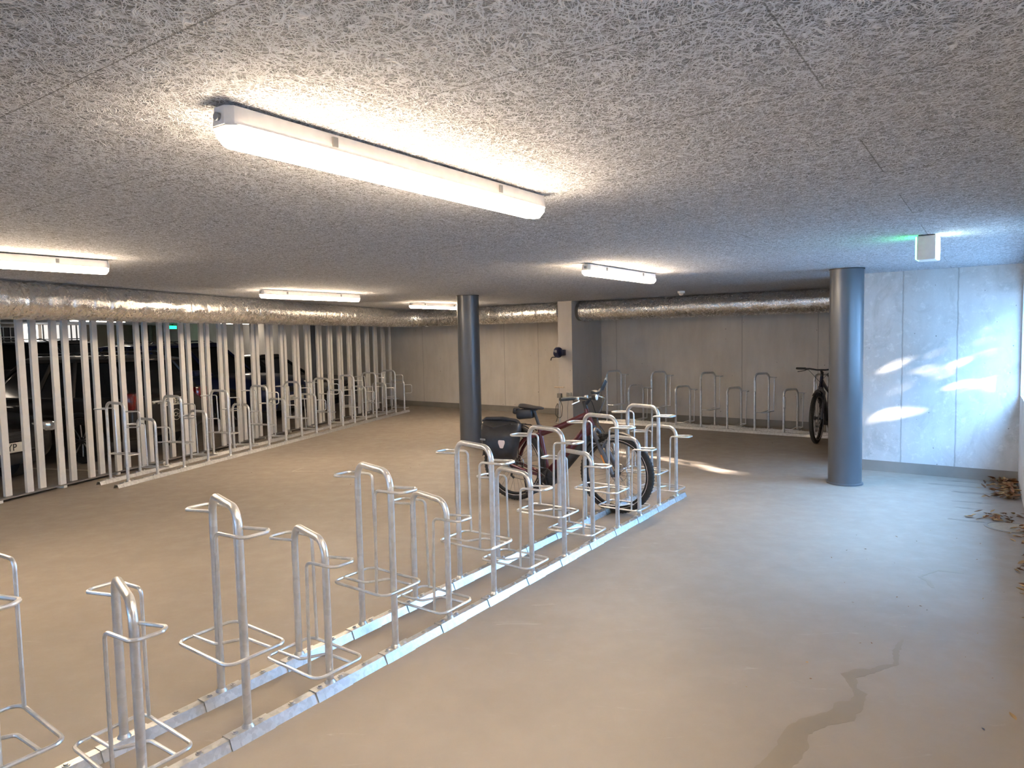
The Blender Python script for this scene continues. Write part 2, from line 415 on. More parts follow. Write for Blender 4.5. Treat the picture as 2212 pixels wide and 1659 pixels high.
# ------------------------------------------------------------------ ducts
def duct_path(pts, rbend, step=.012):
    P = fillet(pts, rbend, 10); out = [P[0]]
    for a, b_ in zip(P, P[1:]):
        n = max(1, int((b_-a).length/step))
        for k in range(1, n+1): out.append(a.lerp(b_, k/n))
    return out
def duct_mesh(pts, R, seed):
    rnd = random.Random(seed); bands = []; s = 0
    while s < 60: s += rnd.uniform(.17, .34); bands.append((s, rnd.choice((-.006, .007, .010, .012))))
    bm = BM(); seg = 40; rings = []; dist = 0; nv = Vector((0, 0, 1)); ph = rnd.uniform(0, 9)
    for i, p in enumerate(pts):
        t = (pts[min(i+1, len(pts)-1)]-pts[max(i-1, 0)]).normalized(); bv = t.cross(nv).normalized()
        if i: dist += (pts[i]-pts[i-1]).length
        dip = sum(d*math.exp(-((dist-b_)/.013)**2) for b_, d in bands if abs(dist-b_) < .1)
        ring = []
        for k in range(seg):
            a = 2*pi*k/seg
            rr = R*(1+.012*sin(dist*2.1+ph+a)+.008*sin(dist*5.7+2*a)+.006*sin(dist*13+3*a+ph)) - dip + .0025*sin(dist*31+5*sin(3*a+dist*7))*sin(4*a+dist*11)
            z = sin(a)*rr
            ring.append(bm.verts.new(p + bv*cos(a)*rr + Vector((0, 0, z))))
        rings.append(ring)
    for A, B in zip(rings, rings[1:]):
        for k in range(seg): bm.faces.new((A[k], A[(k+1) % seg], B[(k+1) % seg], B[k]))
    bm.faces.new(rings[0]); bm.faces.new(rings[-1][::-1])
    bmesh.ops.recalc_face_normals(bm, faces=bm.faces)
    return bm
RD = .183; ZD = H-RD-.012
def isect(nf, vwall):   # fence-parallel line at nf with wall-parallel line at v
    A = dn(0, nf); k = (vwall - A.dot(VW))/DF.dot(VW); return A + DF*k
corner = isect(6.3, 11.25); corner.z = ZD
a = dn(-2, 6.3, ZD); e = uv(-7.26, 11.25, ZD)
t = thing('ventilation_duct', 'long foil-wrapped round duct running above the slat fence and around the corner to the pier', 'duct', (0, 0, 0))
P = duct_path([a, corner, e], .45)
# split at the corner into two lengths with a joint between
ci = min(range(len(P)), key=lambda i: (P[i]-corner).length)
obj('duct_section', duct_mesh(P[:ci+1], RD, 1), M_foil, t); obj('duct_section', duct_mesh(P[ci:], RD, 2), M_foil, t)
def ring_at(p, d, R, w=.04):
    bm = BM(); d = d.normalized(); tube(bm, [p-d*w/2, p-d*w/4, p+d*w/4, p+d*w/2], [R*.985, R, R, R*.985], 40, cap=False, upv=(0, 0, 1)); return bm
obj('joint_collar', ring_at(P[ci], P[ci+1]-P[ci-1], RD*1.03, .03), M_foil, t)
for q in (4.2, 10.2):
    pp = dn(q, 6.3, ZD); obj('joint_collar', ring_at(pp, DF, RD*1.035, .025), M_foil, t)
t2 = thing('ventilation_duct', 'shorter foil-wrapped round duct above the alcove racks, starting at the concrete pier', 'duct', (0, 0, 0))
obj('duct_section', duct_mesh(duct_path([uv(-6.86, 11.38, ZD), uv(-.3, 11.38, ZD)], .2), RD, 5), M_foil, t2)
obj('end_collar', ring_at(uv(-6.84, 11.38, ZD), UW, RD*1.05, .05), M_foil, t2)
obj('end_collar', ring_at(uv(-6.72, 11.38, ZD), UW, RD*1.03, .03), M_foil, t2)
bm = BM(); tube(bm, [uv(-6.94, 11.38, ZD), uv(-6.85, 11.38, ZD)], RD*.95, 32); obj('wall_stub', bm, M_dkzinc, t2)

# ------------------------------------------------------------------ lamps
AR = rad(55.6)
def lamp(label, x, y, rz=AR, length=1.60, lens=M_lens, wfac=1):
    t = thing('ceiling_lamp', label, 'lamp', (x, y, H), rz)
    hl = length/2; w = .05*wfac
    def sect(bm, half, z0, z1, w0, w1, end):
        prof = [(-half, -w0+end), (-half+end, -w0), (half-end, -w0), (half, -w0+end), (half, w0-end), (half-end, w0), (-half+end, w0), (-half, w0-end)]
        s = w1/w0
        A = [bm.verts.new((px, py, z0)) for px, py in prof]; B = [bm.verts.new((px*(1-(1-s)*w0/half*.8), py*s, z1)) for px, py in prof]
        bm.faces.new(A); bm.faces.new(B[::-1])
        for i in range(8): bm.faces.new((A[i], B[i], B[(i+1) % 8], A[(i+1) % 8]))
        bmesh.ops.recalc_face_normals(bm, faces=bm.faces)
        return bm
    bm = sect(BM(), hl, -.010, -.060, w*.80, w*.92, .018); obj('housing', bm, M_house, t, False)
    bm = sect(BM(), hl+.002, -.0595, -.0640, w*.98, w*.98, .02); obj('seal_rim', bm, M_house, t, False)
    bm = sect(BM(), hl, -.0645, -.084, w*1.04, w*1.02, .03); sect(bm, hl*.998, -.0841, -.106, w*1.02, w*.70, .03); obj('diffuser_lens', bm, lens, t, False)
    for k in (-.55, .55):
        bm = BM(); box(bm, (hl*k, 0, -.008), (.05, .03, .012)); box(bm, (hl*k, -w*.93, -.035), (.02, .006, .03)); obj('mounting_clip', bm, M_dkzinc, t, False)
    bm = BM(); lathe(bm, [(.0, -hl-.012), (.011, -hl-.012), (.011, -hl+.02)], (0, 0, -.038), 'X', 12); obj('cable_gland', bm, M_grey, t)
    return t
lamp('large nearest warm white batten lamp glowing across the top of the view', -.315, 2.57)
lamp('warm batten lamp cut by the left edge, above the near end of the duct', -3.49, 4.66)
lamp('warm batten lamp left of centre, hanging just in front of the duct', -2.58, 9.2)
lamp('warm batten lamp to the right, between the two round columns', 1.10, 6.89, AR, 1.5)
lamp('farthest warm batten lamp, partly hidden by the round column behind the bicycle', -1.32, 12.85, AR, 1.5)
for i, (x, y) in enumerate([(-1.3, -3.6), (-4.3, -1.2)]):  # out of view, added to bring more light into the room
    lamp(['warm batten lamp overhead behind the viewer', 'warm batten lamp behind the viewer on the fence side'][i], x, y)
# white disc beside the nearest lamp
d = thing('ceiling_plate', 'small white round cover plate beside the nearest lamp', 'cover plate', (-.275, 2.745, H))
bm = BM(); lathe(bm, [(0, -.006), (.062, -.006), (.066, -.003), (.066, 0)], seg=40); obj('disc', bm, M_white, d)
# presence sensor
s = thing('presence_sensor', 'small white domed sensor on the ceiling in front of the alcove duct', 'sensor', (2.62, 10.75, H))
bm = BM(); lathe(bm, [(.055, 0), (.055, -.03), (.05, -.035), (.03, -.036)], seg=32); obj('base', bm, M_white, s)
bm = BM(); lathe(bm, [(.036, -.035), (.034, -.05), (.022, -.064), (0.0005, -.070)], seg=32); obj('dome', bm, M_reflect, s)
# exit sign box, edge on
ex = thing('exit_sign', 'white box shaped emergency exit light hanging edge-on from the ceiling', 'exit sign', (2.93, 4.93, H), rad(-37))
bm = BM(); box(bm, (0, 0, -.0875), (.115, .19, .165), bev=.006); obj('casing', bm, M_white, ex)
bm = BM(); box(bm, (.062, 0, -.0875), (.008, .175, .155), bev=.003); obj('lit_panel', bm, M_exitw, ex)
bm = BM(); box(bm, (-.062, 0, -.0875), (.008, .175, .155), bev=.003); obj('green_panel', bm, M_exit, ex)
bm = BM(); box(bm, (0, 0, -.0025), (.10, .17, .005)); obj('mounting_plate', bm, M_dark, ex)

# ------------------------------------------------------------------ bicycle racks
def rail_mesh(length, w_top=.042, w_bot=.078, h=.040, th=.003):
    """inverted trough: top plate with two sloping flanks, running along +x from 0"""
    o_ = [(-w_bot/2, 0), (-w_top/2, h), (w_top/2, h), (w_bot/2, 0)]
    i_ = [(w_bot/2-th*1.2, 0), (w_top/2-th*.6, h-th), (-w_top/2+th*.6, h-th), (-w_bot/2+th*1.2, 0)]
    bm = BM(); sec = o_+i_; n = len(sec)
    A = [bm.verts.new((0, y, z)) for y, z in sec]; B = [bm.verts.new((length, y, z)) for y, z in sec]
    for k in range(n): bm.faces.new((A[k], A[(k+1) % n], B[(k+1) % n], B[k]))
    for S in (A, B):
        for a_, b_, c_, d_ in ((0, 1, 6, 7), (1, 2, 5, 6), (2, 3, 4, 5)): bm.faces.new((S[a_], S[b_], S[c_], S[d_]))
    bmesh.ops.recalc_face_normals(bm, faces=bm.faces)
    return bm
def foot_mesh(L_=.205, slant=0):
    """sleeve over the rail below each post, with two bolts"""
    bm = rail_mesh(L_, .050, .088, .0445, .003)
    bmesh.ops.translate(bm, verts=bm.verts, vec=(-L_/2, 0, 0))
    for x in (-L_*.30, L_*.30):
        lathe(bm, [(0.0005, .0545), (.008, .054), (.008, .0485), (.013, .0485), (.013, .0445)], (x, 0, 0), 'Z', 10)
    lathe(bm, [(.017, .060), (.023, .052), (.027, .0445)], (0, 0, 0), 'Z', 16)
    return bm
def bolt_mesh():
    bm = BM(); lathe(bm, [(0.0005, .010), (.009, .0095), (.009, .004), (.015, .004), (.015, 0)], (0, 0, 0), 'Z', 10); return bm
RP, RR = .0175, .0078
def rack(name, label, origin, ang, psi, s, w, idx, hi_par, double, HH=.982, HL=.737, flip=1, rails=None, zup=.888, zlo=.345):
    """row of alternating high and low hoops on two parallel rails. local x = along the row; hoops lie along local direction h (far post at 0, near post at w)"""
    t = thing(name, label, 'bicycle rack', (*origin, 0), ang)
    hd = Vector((cos(-psi), sin(-psi), 0)) if flip == 1 else Vector((cos(psi), sin(psi), 0))
    X = Vector((1, 0, 0))
    def G(r_, h_, z=0): return X*r_ + hd*(h_) + Vector((0, 0, z))      # hoop-centred frame
    meshes = {}
    def get(key, fn, mat):
        if key not in meshes:
            bm = fn(); me = bpy.data.meshes.new(key); bm.normal_update(); bm.to_mesh(me); bm.free(); me.materials.append(mat)
            for p in me.polygons: p.use_smooth = True
            try: me.set_sharp_from_angle(angle=rad(38))
            except Exception: pass
            meshes[key] = me
        return meshes[key]
    def put(nm, me, parent, loc=(0, 0, 0)):
        o = bpy.data.objects.new(nm, me); COL.objects.link(o); o.parent = parent; o.location = loc; return o
    x0, x1 = rails
    perp = hd*w; 
    put('floor_rail', get('rail', lambda: rail_mesh(x1-x0), M_rail), t, (x0, 0, 0))
    put('floor_rail', get('rail', None, M_rail), t, (x0+perp.x, perp.y, 0))
    nb = 0
    for i in idx:
        high = (i % 2 == 1) == hi_par
        hh = HH if high else HL; zu = zup - (0 if high else HH-HL); zl = zlo - (0 if high else HH-HL)
        k = 'h' if high else 'l'; c = X*(s*i) + hd*(w/2)
        def hoop():
            bm = BM(); tube(bm, fillet([G(0, -w/2, .046), G(0, -w/2, hh-RP), G(0, w/2, hh-RP), G(0, w/2, .046)], .085, 10), RP, 14); return bm
        ho = put('hoop', get('hoop'+k, hoop, M_zinc), t, c)
        def guideN():     # handlebar loop at the near post with its down rod
            bm = BM()
            tube(bm, fillet([G(.012, w/2, zu), G(.092, w/2+.135, zu), G(.070, w/2+.165, zu), G(-.035, w/2+.160, zu), G(-.098, .170, zu), G(-.097, .152, zl)],
                            [0, .02, .02, .035, .03, 0], 7), RR, 8)
            return bm
        def guideF():
            bm = BM()
            tube(bm, fillet([G(-.012, -w/2, zu), G(-.092, -w/2-.135, zu), G(-.070, -w/2-.165, zu), G(.035, -w/2-.160, zu), G(.098, -.170, zu), G(.097, -.152, zl)],
                            [0, .02, .02, .035, .03, 0], 7), RR, 8)
            return bm
        def cradle():
            bm = BM()
            tube(bm, fillet([G(-.197, -.207, zl), G(.086, -.205, zl), G(.197, .225, zl), G(-.086, .222, zl)], .045, 6, True), RR, 8, closed=True)
            tube(bm, fillet([G(-.120, -.206, zl), G(-.064, -.03, zl), G(.064, .035, zl), G(.122, .224, zl)], .03, 6), RR*.95, 8)
            return bm
        def cradle1():    # single-sided: half frame reaching from the wall-side post round to the near post
            bm = BM()
            tube(bm, fillet([G(.012, -w/2, zl), G(.09, -w/2-.012, zl), G(.20, .225, zl), G(.010, w/2, zl)], .04, 6), RR, 8)
            tube(bm, fillet([G(.0, -w/2+.02, zl), G(.064, .035, zl), G(.122, .20, zl)], .03, 6), RR*.95, 8)
            return bm
        def lockloop():   # upright locking loop on the aisle side
            bm = BM()
            q0, q1 = G(.0, w/2), G(.0, w/2)+Vector((.39, -.92, 0))*.17
            tube(bm, fillet([q0+Vector((0, 0, zu-.02)), q1+Vector((0, 0, zu-.02)), q1+Vector((0, 0, zu-.205)), q0+Vector((0, 0, zu-.205))], .035, 6), RR, 8)
            return bm
        put('wheel_cradle', get('cr'+k, cradle if double else cradle1, M_zinc), ho)
        put('guide_rod', get('gF'+k, guideF, M_zinc), ho)
        if double: put('guide_rod', get('gN'+k, guideN, M_zinc), ho)
        else: put('locking_loop', get('lk'+k, lockloop, M_zinc), ho)
        for q in (-w/2, w/2): put('foot_sleeve', get('foot', foot_mesh, M_rail), ho, hd*q)
        nb += 1
    # loose bolts on the rails halfway between hoops
    for i in idx[:-1]:
        for q in (0, w): put('bolt', get('bolt', bolt_mesh, M_steel), t, X*(s*(i+.5)) + hd*q + Vector((0, 0, .040)))
    return t
rack('bicycle_rack', 'long double-sided galvanised steel bicycle rack crossing the foreground, burgundy bicycle parked in it',
     (-1.6234, 2.7629), .9704, 1.8793, .4415, .3857, list(range(-2, 13)), True, True, rails=(-1.1, 12*.4415+.19))
# fence rack: far posts next to the fence, hoop direction from far to near post
AFR = rad(74.15)
fo = Vector((-4.867, 8.329)); no = Vector((-4.543, 8.126)); wv = (no-fo); wfr = wv.length; psi_f = AFR - math.atan2(wv.y, wv.x)
rack('bicycle_rack', 'galvanised steel bicycle rack standing empty along the slat fence', tuple(fo), AFR, psi_f, .4568, wfr, list(range(0, 18)), False, False, rails=(-.18, 17*.4568+.2), HH=.982, HL=.737)
# alcove rack along the back wall: near posts first, far posts by the wall. The loops face the room
AWR = rad(-38.2); no = Vector((1.802, 13.022)); fo = Vector((2.051, 13.20)) ; wv = (no-fo); ww = wv.length
t3 = None
def alcove():
    ang = AWR; wv_ = Vector((-.235, -.235)); w_ = .36; wd = ang-1.8793
    near0 = Vector((1.764, 12.94)); far0 = near0 - Vector((cos(wd), sin(wd)))*w_
    return rack('bicycle_rack', 'galvanised steel bicycle rack along the alcove wall, dark bicycle at its right end', tuple(far0), ang, ang-wd, .458, w_, list(range(0, 12)), False, False, rails=(-.2, 11*.458+.2))
alcove()

# ------------------------------------------------------------------ slat fence
f = thing('slat_fence', 'tall fence of upright galvanised flat slats set in two staggered planes, left side', 'fence', tuple(dn(0, 7.15)), 0)
fo_ = f.location.copy()
def fpart(name, bm, mat, parent, smooth=False):
    bmesh.ops.translate(bm, verts=bm.verts, vec=-fo_); return obj(name, bm, mat, parent, smooth)
slat_me = {}
k = -5; cnt = 0
while True:
    dF = 5.989 + .4115*k; dB = 5.785 + .4115*k
    if dF > 15.75: break
    sl = fpart('slat', fbox(dB-.038, dB+.038, 7.205, 7.24, .045, H-.02), M_slat, f)
    sl = fpart('slat', fbox(dF-.038, dF+.038, 7.145, 7.18, .045, H-.02), M_slat, f)
    if k % 3 == 1 and k > -3:
        for z in (1.13, .30, 1.95):
            bm = BM(); fbox(dF-.032, dF+.032, 7.142, 7.146, z, z+.055, bm); fpart('clamp_plate', bm, M_slat, sl)
    k += 1
fpart('bottom_rail', fbox(2.5, 15.9, 7.135, 7.25, .030, .044), M_dkzinc, f)
fpart('top_rail', fbox(2.5, 15.9, 7.18, 7.205, H-.12, H-.02), M_slat, f)
d_ = 3.3
while d_ < 15.8:
    fpart('rail_block', fbox(d_-.022, d_+.022, 7.14, 7.25, 0, .032), M_slat, f); d_ += .78
# ------------------------------------------------------------------ bicycles
def bicycle(label, loc, rz, frame_m, pannier=True, R=.368, tyre=.029, steer=0, xf=-.10):
    """local: x forward, y to the rider's left, z up. origin = under the front axle side; front axle x=xf, rear axle x=xf-1.13"""
    t = thing('bicycle', label, 'bicycle', (*loc, 0), rz)
    fx, rxx = xf, xf-1.13; Y = Vector((0, 1, 0))
    def wheel(cx, parent, front, rot=None):
        c = Vector((cx, 0, R))
        def circ(r_, y=0, n=72): return [c + Vector((r_*cos(2*pi*k/n), y, r_*sin(2*pi*k/n))) for k in range(n)]
        bm = BM(); tube(bm, circ(R-tyre), tyre, 12, closed=True, upv=(0, 1, 0))
        for k in range(72):      # tread blocks
            a_ = 2*pi*k/72; q = c + Vector((cos(a_), 0, sin(a_)))*(R-.003)
            box(bm, q, (.006, .030, .012), Matrix.Rotation(-a_, 3, 'Y'))
        o = obj('tyre', bm, M_rubber, parent)
        bm = BM()
        for y in (-tyre*.86, tyre*.86): tube(bm, circ(R-tyre*1.75, y), .0022, 6, closed=True, upv=(0, 1, 0))
        obj('reflective_stripe', bm, M_reflect, o)
        bm = BM(); tube(bm, circ(R-tyre*2.3), .0115, 8, closed=True, upv=(0, 1, 0)); obj('rim', bm, M_dark, o)
        bm = BM()
        for k in range(32):
            a_ = 2*pi*k/32; b_ = a_ + (1 if (k//2) % 2 else -1)*.55; y = .022 if k % 2 else -.022
            tube(bm, [c+Vector((.026*cos(b_), y, .026*sin(b_))), c+Vector(((R-tyre*2.3)*cos(a_), 0, (R-tyre*2.3)*sin(a_)))], .0012, 4, cap=False)
        obj('spokes', bm, M_spoke, o)
        bm = BM(); lathe(bm, [(.0005, -.055), (.012, -.055), (.014, -.035), (.03, -.033), (.03, -.02), (.018, -.015), (.018, .015), (.03, .02), (.03, .033), (.014, .035), (.012, .055), (.0005, .055)], c, 'Y', 20); obj('hub', bm, M_dark, o)
        bm = BM(); y = .045 if front else .04
        tube(bm, [c+Vector((.085*cos(2*pi*k/40), y, .085*sin(2*pi*k/40))) for k in range(40)], .006, 6, closed=True, sy=.4, upv=(0, 1, 0))
        for k in range(8):
            a_ = 2*pi*k/8; tube(bm, [c+Vector((.02*cos(a_), y, .02*sin(a_))), c+Vector((.083*cos(a_+.5), y, .083*sin(a_+.5)))], .0035, 5, cap=False)
        obj('brake_disc', bm, M_spoke, o)
        return o
    # frame
    HT, HB = Vector((-.405, 0, .955)), Vector((-.345, 0, .80)); BB = Vector((-.83, 0, .285)); SC_ = Vector((-.915, 0, .71)); RA = Vector((rxx, 0, R))
    dx = xf+.10
    bm = BM()
    tube(bm, [HT, HB], [.024, .027], 16)
    tube(bm, [HT+Vector((.01, 0, -.055)), Vector((-.66, 0, .785)), SC_+Vector((.01, 0, -.02))], [.034, .030, .026], 14, sy=.75)          # top tube
    tube(bm, [HB+Vector((0, 0, .01)), BB+Vector((.13, 0, .13)), BB+Vector((.03, 0, .03))], [.050, .056, .058], 14, sy=.70)     # down tube
    tube(bm, [Vector((-.93, 0, .775)), BB], [.022, .025], 14)                                                                # seat tube
    for y in (-1, 1):
        tube(bm, fillet([SC_+Vector((0, y*.012, -.02)), Vector((-1.075, y*.045, .635)), Vector((-1.165, y*.062, .52)), RA+Vector((0, y*.066, .01))], .10, 8), .019, 10, sy=.7)
        tube(bm, fillet([BB+Vector((-.03, y*.035, -.0)), Vector((-1.0, y*.058, .305)), RA+Vector((0, y*.066, 0))], .1, 5), .016, 10, sy=.7)
        box(bm, RA+Vector((.01, y*.066, .005)), (.05, .008, .05))
    obj('frame', bm, frame_m, t)
    # battery and motor
    bm = BM(); A = HB+Vector((-.045, 0, -.125)); B = BB+Vector((.095, 0, .02))
    tube(bm, [A+Vector((0, 0, .03)), A, B, B+Vector((-.03, 0, -.03))], [.02, .045, .058, .03], 12, sy=.75); obj('battery', bm, M_dark, t)
    bm = BM(); lathe(bm, [(.0005, -.055), (.055, -.055), (.078, -.045), (.082, 0), (.078, .045), (.055, .055), (.0005, .055)], BB+Vector((.02, 0, -.02)), 'Y', 28); mo = obj('motor', bm, M_dark, t)
    bm = BM(); y = -.068; cc = BB+Vector((.0, 0, -.005))
    tube(bm, [cc+Vector((.085*cos(2*pi*k/48), y, .085*sin(2*pi*k/48))) for k in range(48)], .006, 6, closed=True, upv=(0, 1, 0))
    for k in range(5): a_ = 2*pi*k/5; tube(bm, [cc+Vector((0, y, 0)), cc+Vector((.084*cos(a_), y, .084*sin(a_)))], .008, 6)
    obj('chainring', bm, M_dark, mo)
    for sgn, a_ in ((-1, rad(-125)), (1, rad(55))):
        cr = cc+Vector((0, sgn*.082, 0)); en = cr + Vector((cos(a_)*.17, sgn*.012, sin(a_)*.17))
        bm = BM(); tube(bm, [cr-Vector((0, sgn*.03, 0)), cr, cr.lerp(en, .1), en], [.012, .014, .012, .010], 10); ck = obj('crank_arm', bm, M_dark, t)
        bm = BM(); pc = en+Vector((0, sgn*.06, 0))
        for q in (-.042, .042): box(bm, pc+Vector((q, 0, 0)), (.012, .095, .018), bev=.003)
        for q in (-.045, .045): box(bm, pc+Vector((0, q, 0)), (.09, .010, .016), bev=.003)
        tube(bm, [en, pc+Vector((0, sgn*.045, 0))], .009, 8); obj('pedal', bm, M_dark, ck)
    # chain, sprockets, derailleur, chainguard
    bm = BM(); y = -.05
    tube(bm, [cc+Vector((0, -.068, .085)), RA+Vector((0, y, .045))], .004, 6); tube(bm, [cc+Vector((0, -.068, -.085)), RA+Vector((.03, y, -.13)), RA+Vector((.0, y, -.11)), RA+Vector((.03, y, -.05)), RA+Vector((0, y, -.04))], .004, 6)
    obj('chain', bm, M_spoke, t)
    bm = BM()
    for j in range(7): lathe(bm, [(.0005, -.026-j*.004), (.022+.005*j, -.026-j*.004), (.022+.005*j, -.028-j*.004), (.0005, -.028-j*.004)], RA, 'Y', 24)
    obj('cassette', bm, M_spoke, t)
    bm = BM(); tube(bm, [RA+Vector((.0, -.06, -.02)), RA+Vector((.02, -.065, -.06)), RA+Vector((.0, -.06, -.11)), RA+Vector((.03, -.055, -.135))], [.012, .014, .012, .012], 8); obj('derailleur', bm, M_dark, t)
    # fork and front end
    sr = Matrix.Rotation(steer, 3, 'Z')
    CR = Vector((-.300+dx*.3, 0, .735)); FA = Vector((fx, 0, R))
    fr_ = bpy.data.objects.new('front_fork', None)
    bm = BM(); lathe(bm, [(.0005, 0), (.032, 0), (.034, .03), (.0005, .032)], HB-Vector((-.004, 0, .03)), 'Z', 16)
    tube(bm, fillet([CR+Vector((.045, -.062, -.06)), CR+Vector((.0, -.060, .0)), CR+Vector((-.02, 0, .045)), CR+Vector((0, .060, 0)), CR+Vector((.045, .062, -.06))], .04, 6), .021, 12)
    for y in (-1, 1):
        a_, b_, c_ = CR+Vector((.0, y*.062, .0)), CR+Vector((.070, y*.062, -.14)), FA+Vector((-.012, y*.062, .0))
        tube(bm, [a_, b_], .0165, 12); tube(bm, [b_-Vector((.006, 0, -.012)), c_], [.022, .019], 12); box(bm, FA+Vector((-.012, y*.058, 0)), (.03, .02, .05), bev=.004)
    tube(bm, fillet([CR+Vector((.074, -.062, -.15)), CR+Vector((.11, -.05, -.075)), CR+Vector((.115, 0, -.045)), CR+Vector((.11, .05, -.075)), CR+Vector((.074, .062, -.15))], .04, 6), .014, 10)
    fk = obj('front_fork', bm, M_fork, t)
    bm = BM(); p0, p1 = CR+Vector((.085, -.083, -.19)), CR+Vector((.135, -.083, -.30)); tube(bm, [p0, p1], .008, 6, sy=.4); obj('fork_decal', bm, M_orange if pannier else M_lime, fk)
    wheel(fx, t, True); wheel(rxx, t, False)
    # mudguards
    def guard(cx, a0, a1, w_=.032):
        bm = BM(); c = Vector((cx, 0, R)); n = 26; rr = R+.016; prev = None
        prof = [(-w_, -.012), (-w_*.8, .002), (-w_*.4, .008), (0, .010), (w_*.4, .008), (w_*.8, .002), (w_, -.012)]
        for k in range(n+1):
            a_ = a0+(a1-a0)*k/n; e_ = Vector((cos(a_), 0, sin(a_)))
            row = [bm.verts.new(c+e_*(rr+h)+Y*q) for q, h in prof]
            row2 = [bm.verts.new(c+e_*(rr+h-.0025)+Y*q) for q, h in prof]
            if prev:
                for j in range(6): bm.faces.new((prev[0][j], prev[0][j+1], row[j+1], row[j])); bm.faces.new((prev[1][j+1], prev[1][j], row2[j], row2[j+1]))
            prev = (row, row2)
        bmesh.ops.recalc_face_normals(bm, faces=bm.faces); return bm
    if pannier: obj('mudguard', guard(rxx, rad(-12), rad(172)), M_dark, t)
    obj('mudguard', guard(fx, rad(62), rad(155)), M_dark, t)
    # stem, bars
    ST = HT+Vector((-.012, 0, .045)); CL = HT+Vector((.045, 0, .105))
    bm = BM(); tube(bm, [HT, ST, ST+Vector((-.008, 0, .03))], .022, 12); tube(bm, [ST, CL], [.024, .02], 12, sy=.8); obj('stem', bm, M_dark, t)
    rise = .015; bw = .375
    pts = fillet([CL+Vector((-.11, -bw, rise)), CL+Vector((-.02, -.16, rise)), CL+Vector((0, -.06, 0)), CL+Vector((0, .06, 0)), CL+Vector((-.02, .16, rise)), CL+Vector((-.11, bw, rise))], .08, 5)
    bm = BM(); tube(bm, pts, .0125, 12); hb = obj('handlebar', bm, M_dark, t)
    for sg in (-1, 1):
        e_ = CL+Vector((-.11, sg*bw, rise)); i_ = CL+Vector((-.055, sg*(bw-.14), rise))
        bm = BM(); tube(bm, [e_, e_.lerp(i_, .05), e_.lerp(i_, .9), i_], [.016, .0175, .0175, .019], 12); obj('grip', bm, M_rubber if True else None, hb)
        bm = BM(); j = CL+Vector((-.05, sg*(bw-.17), rise)); box(bm, j+Vector((.015, 0, -.005)), (.05, .035, .03), bev=.008)
        tube(bm, fillet([j+Vector((.02, 0, -.01)), j+Vector((.055, sg*.02, -.025)), j+Vector((.035, sg*.13, -.045))], .02, 5), .006, 8); obj('brake_lever', bm, M_steel if pannier else M_dark, hb)
        bm = BM(); tube(bm, fillet([j+Vector((.03, 0, 0)), j+Vector((.14, -sg*.04, .0)), Vector((HT.x+.11, -sg*.02, .86)), Vector((CR.x+.1, sg*.05, CR.z-.05)), FA+Vector((-.03, .06, .15))], .07, 7), .0032, 6, cap=False); obj('brake_hose', bm, M_dark, hb)
    if pannier:
        bm = BM(); lathe(bm, [(.0005, -.02), (.026, -.018), (.030, .01), (.02, .022), (.0005, .024)], CL+Vector((.06, -.03, .012)), 'X', 20); hl = obj('headlamp', bm, M_dark, t)
        bm = BM(); lathe(bm, [(.0005, .026), (.024, .025), (.026, .018)], CL+Vector((.06, -.03, .012)), 'X', 20); obj('headlamp_lens', bm, M_white, hl)
        bm = BM(); box(bm, CL+Vector((.0, .10, .045)), (.055, .09, .035), Matrix.Rotation(.3, 3, 'Y'), .01); tube(bm, [CL+Vector((.0, .14, .03)), CL+Vector((.02, .20, .08))], .012, 8)
        box(bm, CL+Vector((.03, .225, .11)), (.012, .06, .10), Matrix.Rotation(-.5, 3, 'X') @ Matrix.Rotation(.2, 3, 'Y'), .003); obj('phone_mount', bm, M_dark, t)
        bm = BM(); lathe(bm, [(.0005, .034), (.018, .03), (.022, .015), (.022, 0)], CL+Vector((-.01, -.06, .0)), 'Z', 16); obj('bell', bm, M_steel, t)
    # saddle and post
    SP0, SP1 = Vector((-.925, 0, .755)), Vector((-.985, 0, .915)); 
    bm = BM(); tube(bm, [SP0, SP1], .0155, 12); box(bm, SP1+Vector((0, 0, .012)), (.06, .04, .02), bev=.004); obj('seat_post', bm, M_dark, t)
    bm = BM(); st = [(-1.150, .030, .030, .968), (-1.135, .066, .028, .972), (-1.08, .078, .026, .968), (-1.01, .062, .024, .957), (-.95, .036, .022, .953), (-.90, .024, .020, .952), (-.872, .014, .012, .948)]
    rings = []
    for x, hw_, th, z in st: rings.append([bm.verts.new((x, hw_*cos(2*pi*k/16), z-th/2+th*.9*(sin(2*pi*k/16) if sin(2*pi*k/16) > 0 else .8*sin(2*pi*k/16)))) for k in range(16)])
    for A_, B_ in zip(rings, rings[1:]):
        for k in range(16): bm.faces.new((A_[k], A_[(k+1) % 16], B_[(k+1) % 16], B_[k]))
    bm.faces.new(rings[0][::-1]); bm.faces.new(rings[-1]); bmesh.ops.recalc_face_normals(bm, faces=bm.faces)
    for y in (-.02, .02): tube(bm, fillet([(-1.12, y, .95), (-1.07, y, .928), (-.95, y, .928), (-.89, y, .945)], .02, 3), .0035, 6)
    sd = obj('saddle', bm, M_dark, t); sm = sd.modifiers.new('smooth', 'SUBSURF'); sm.levels = 1; sm.render_levels = 1
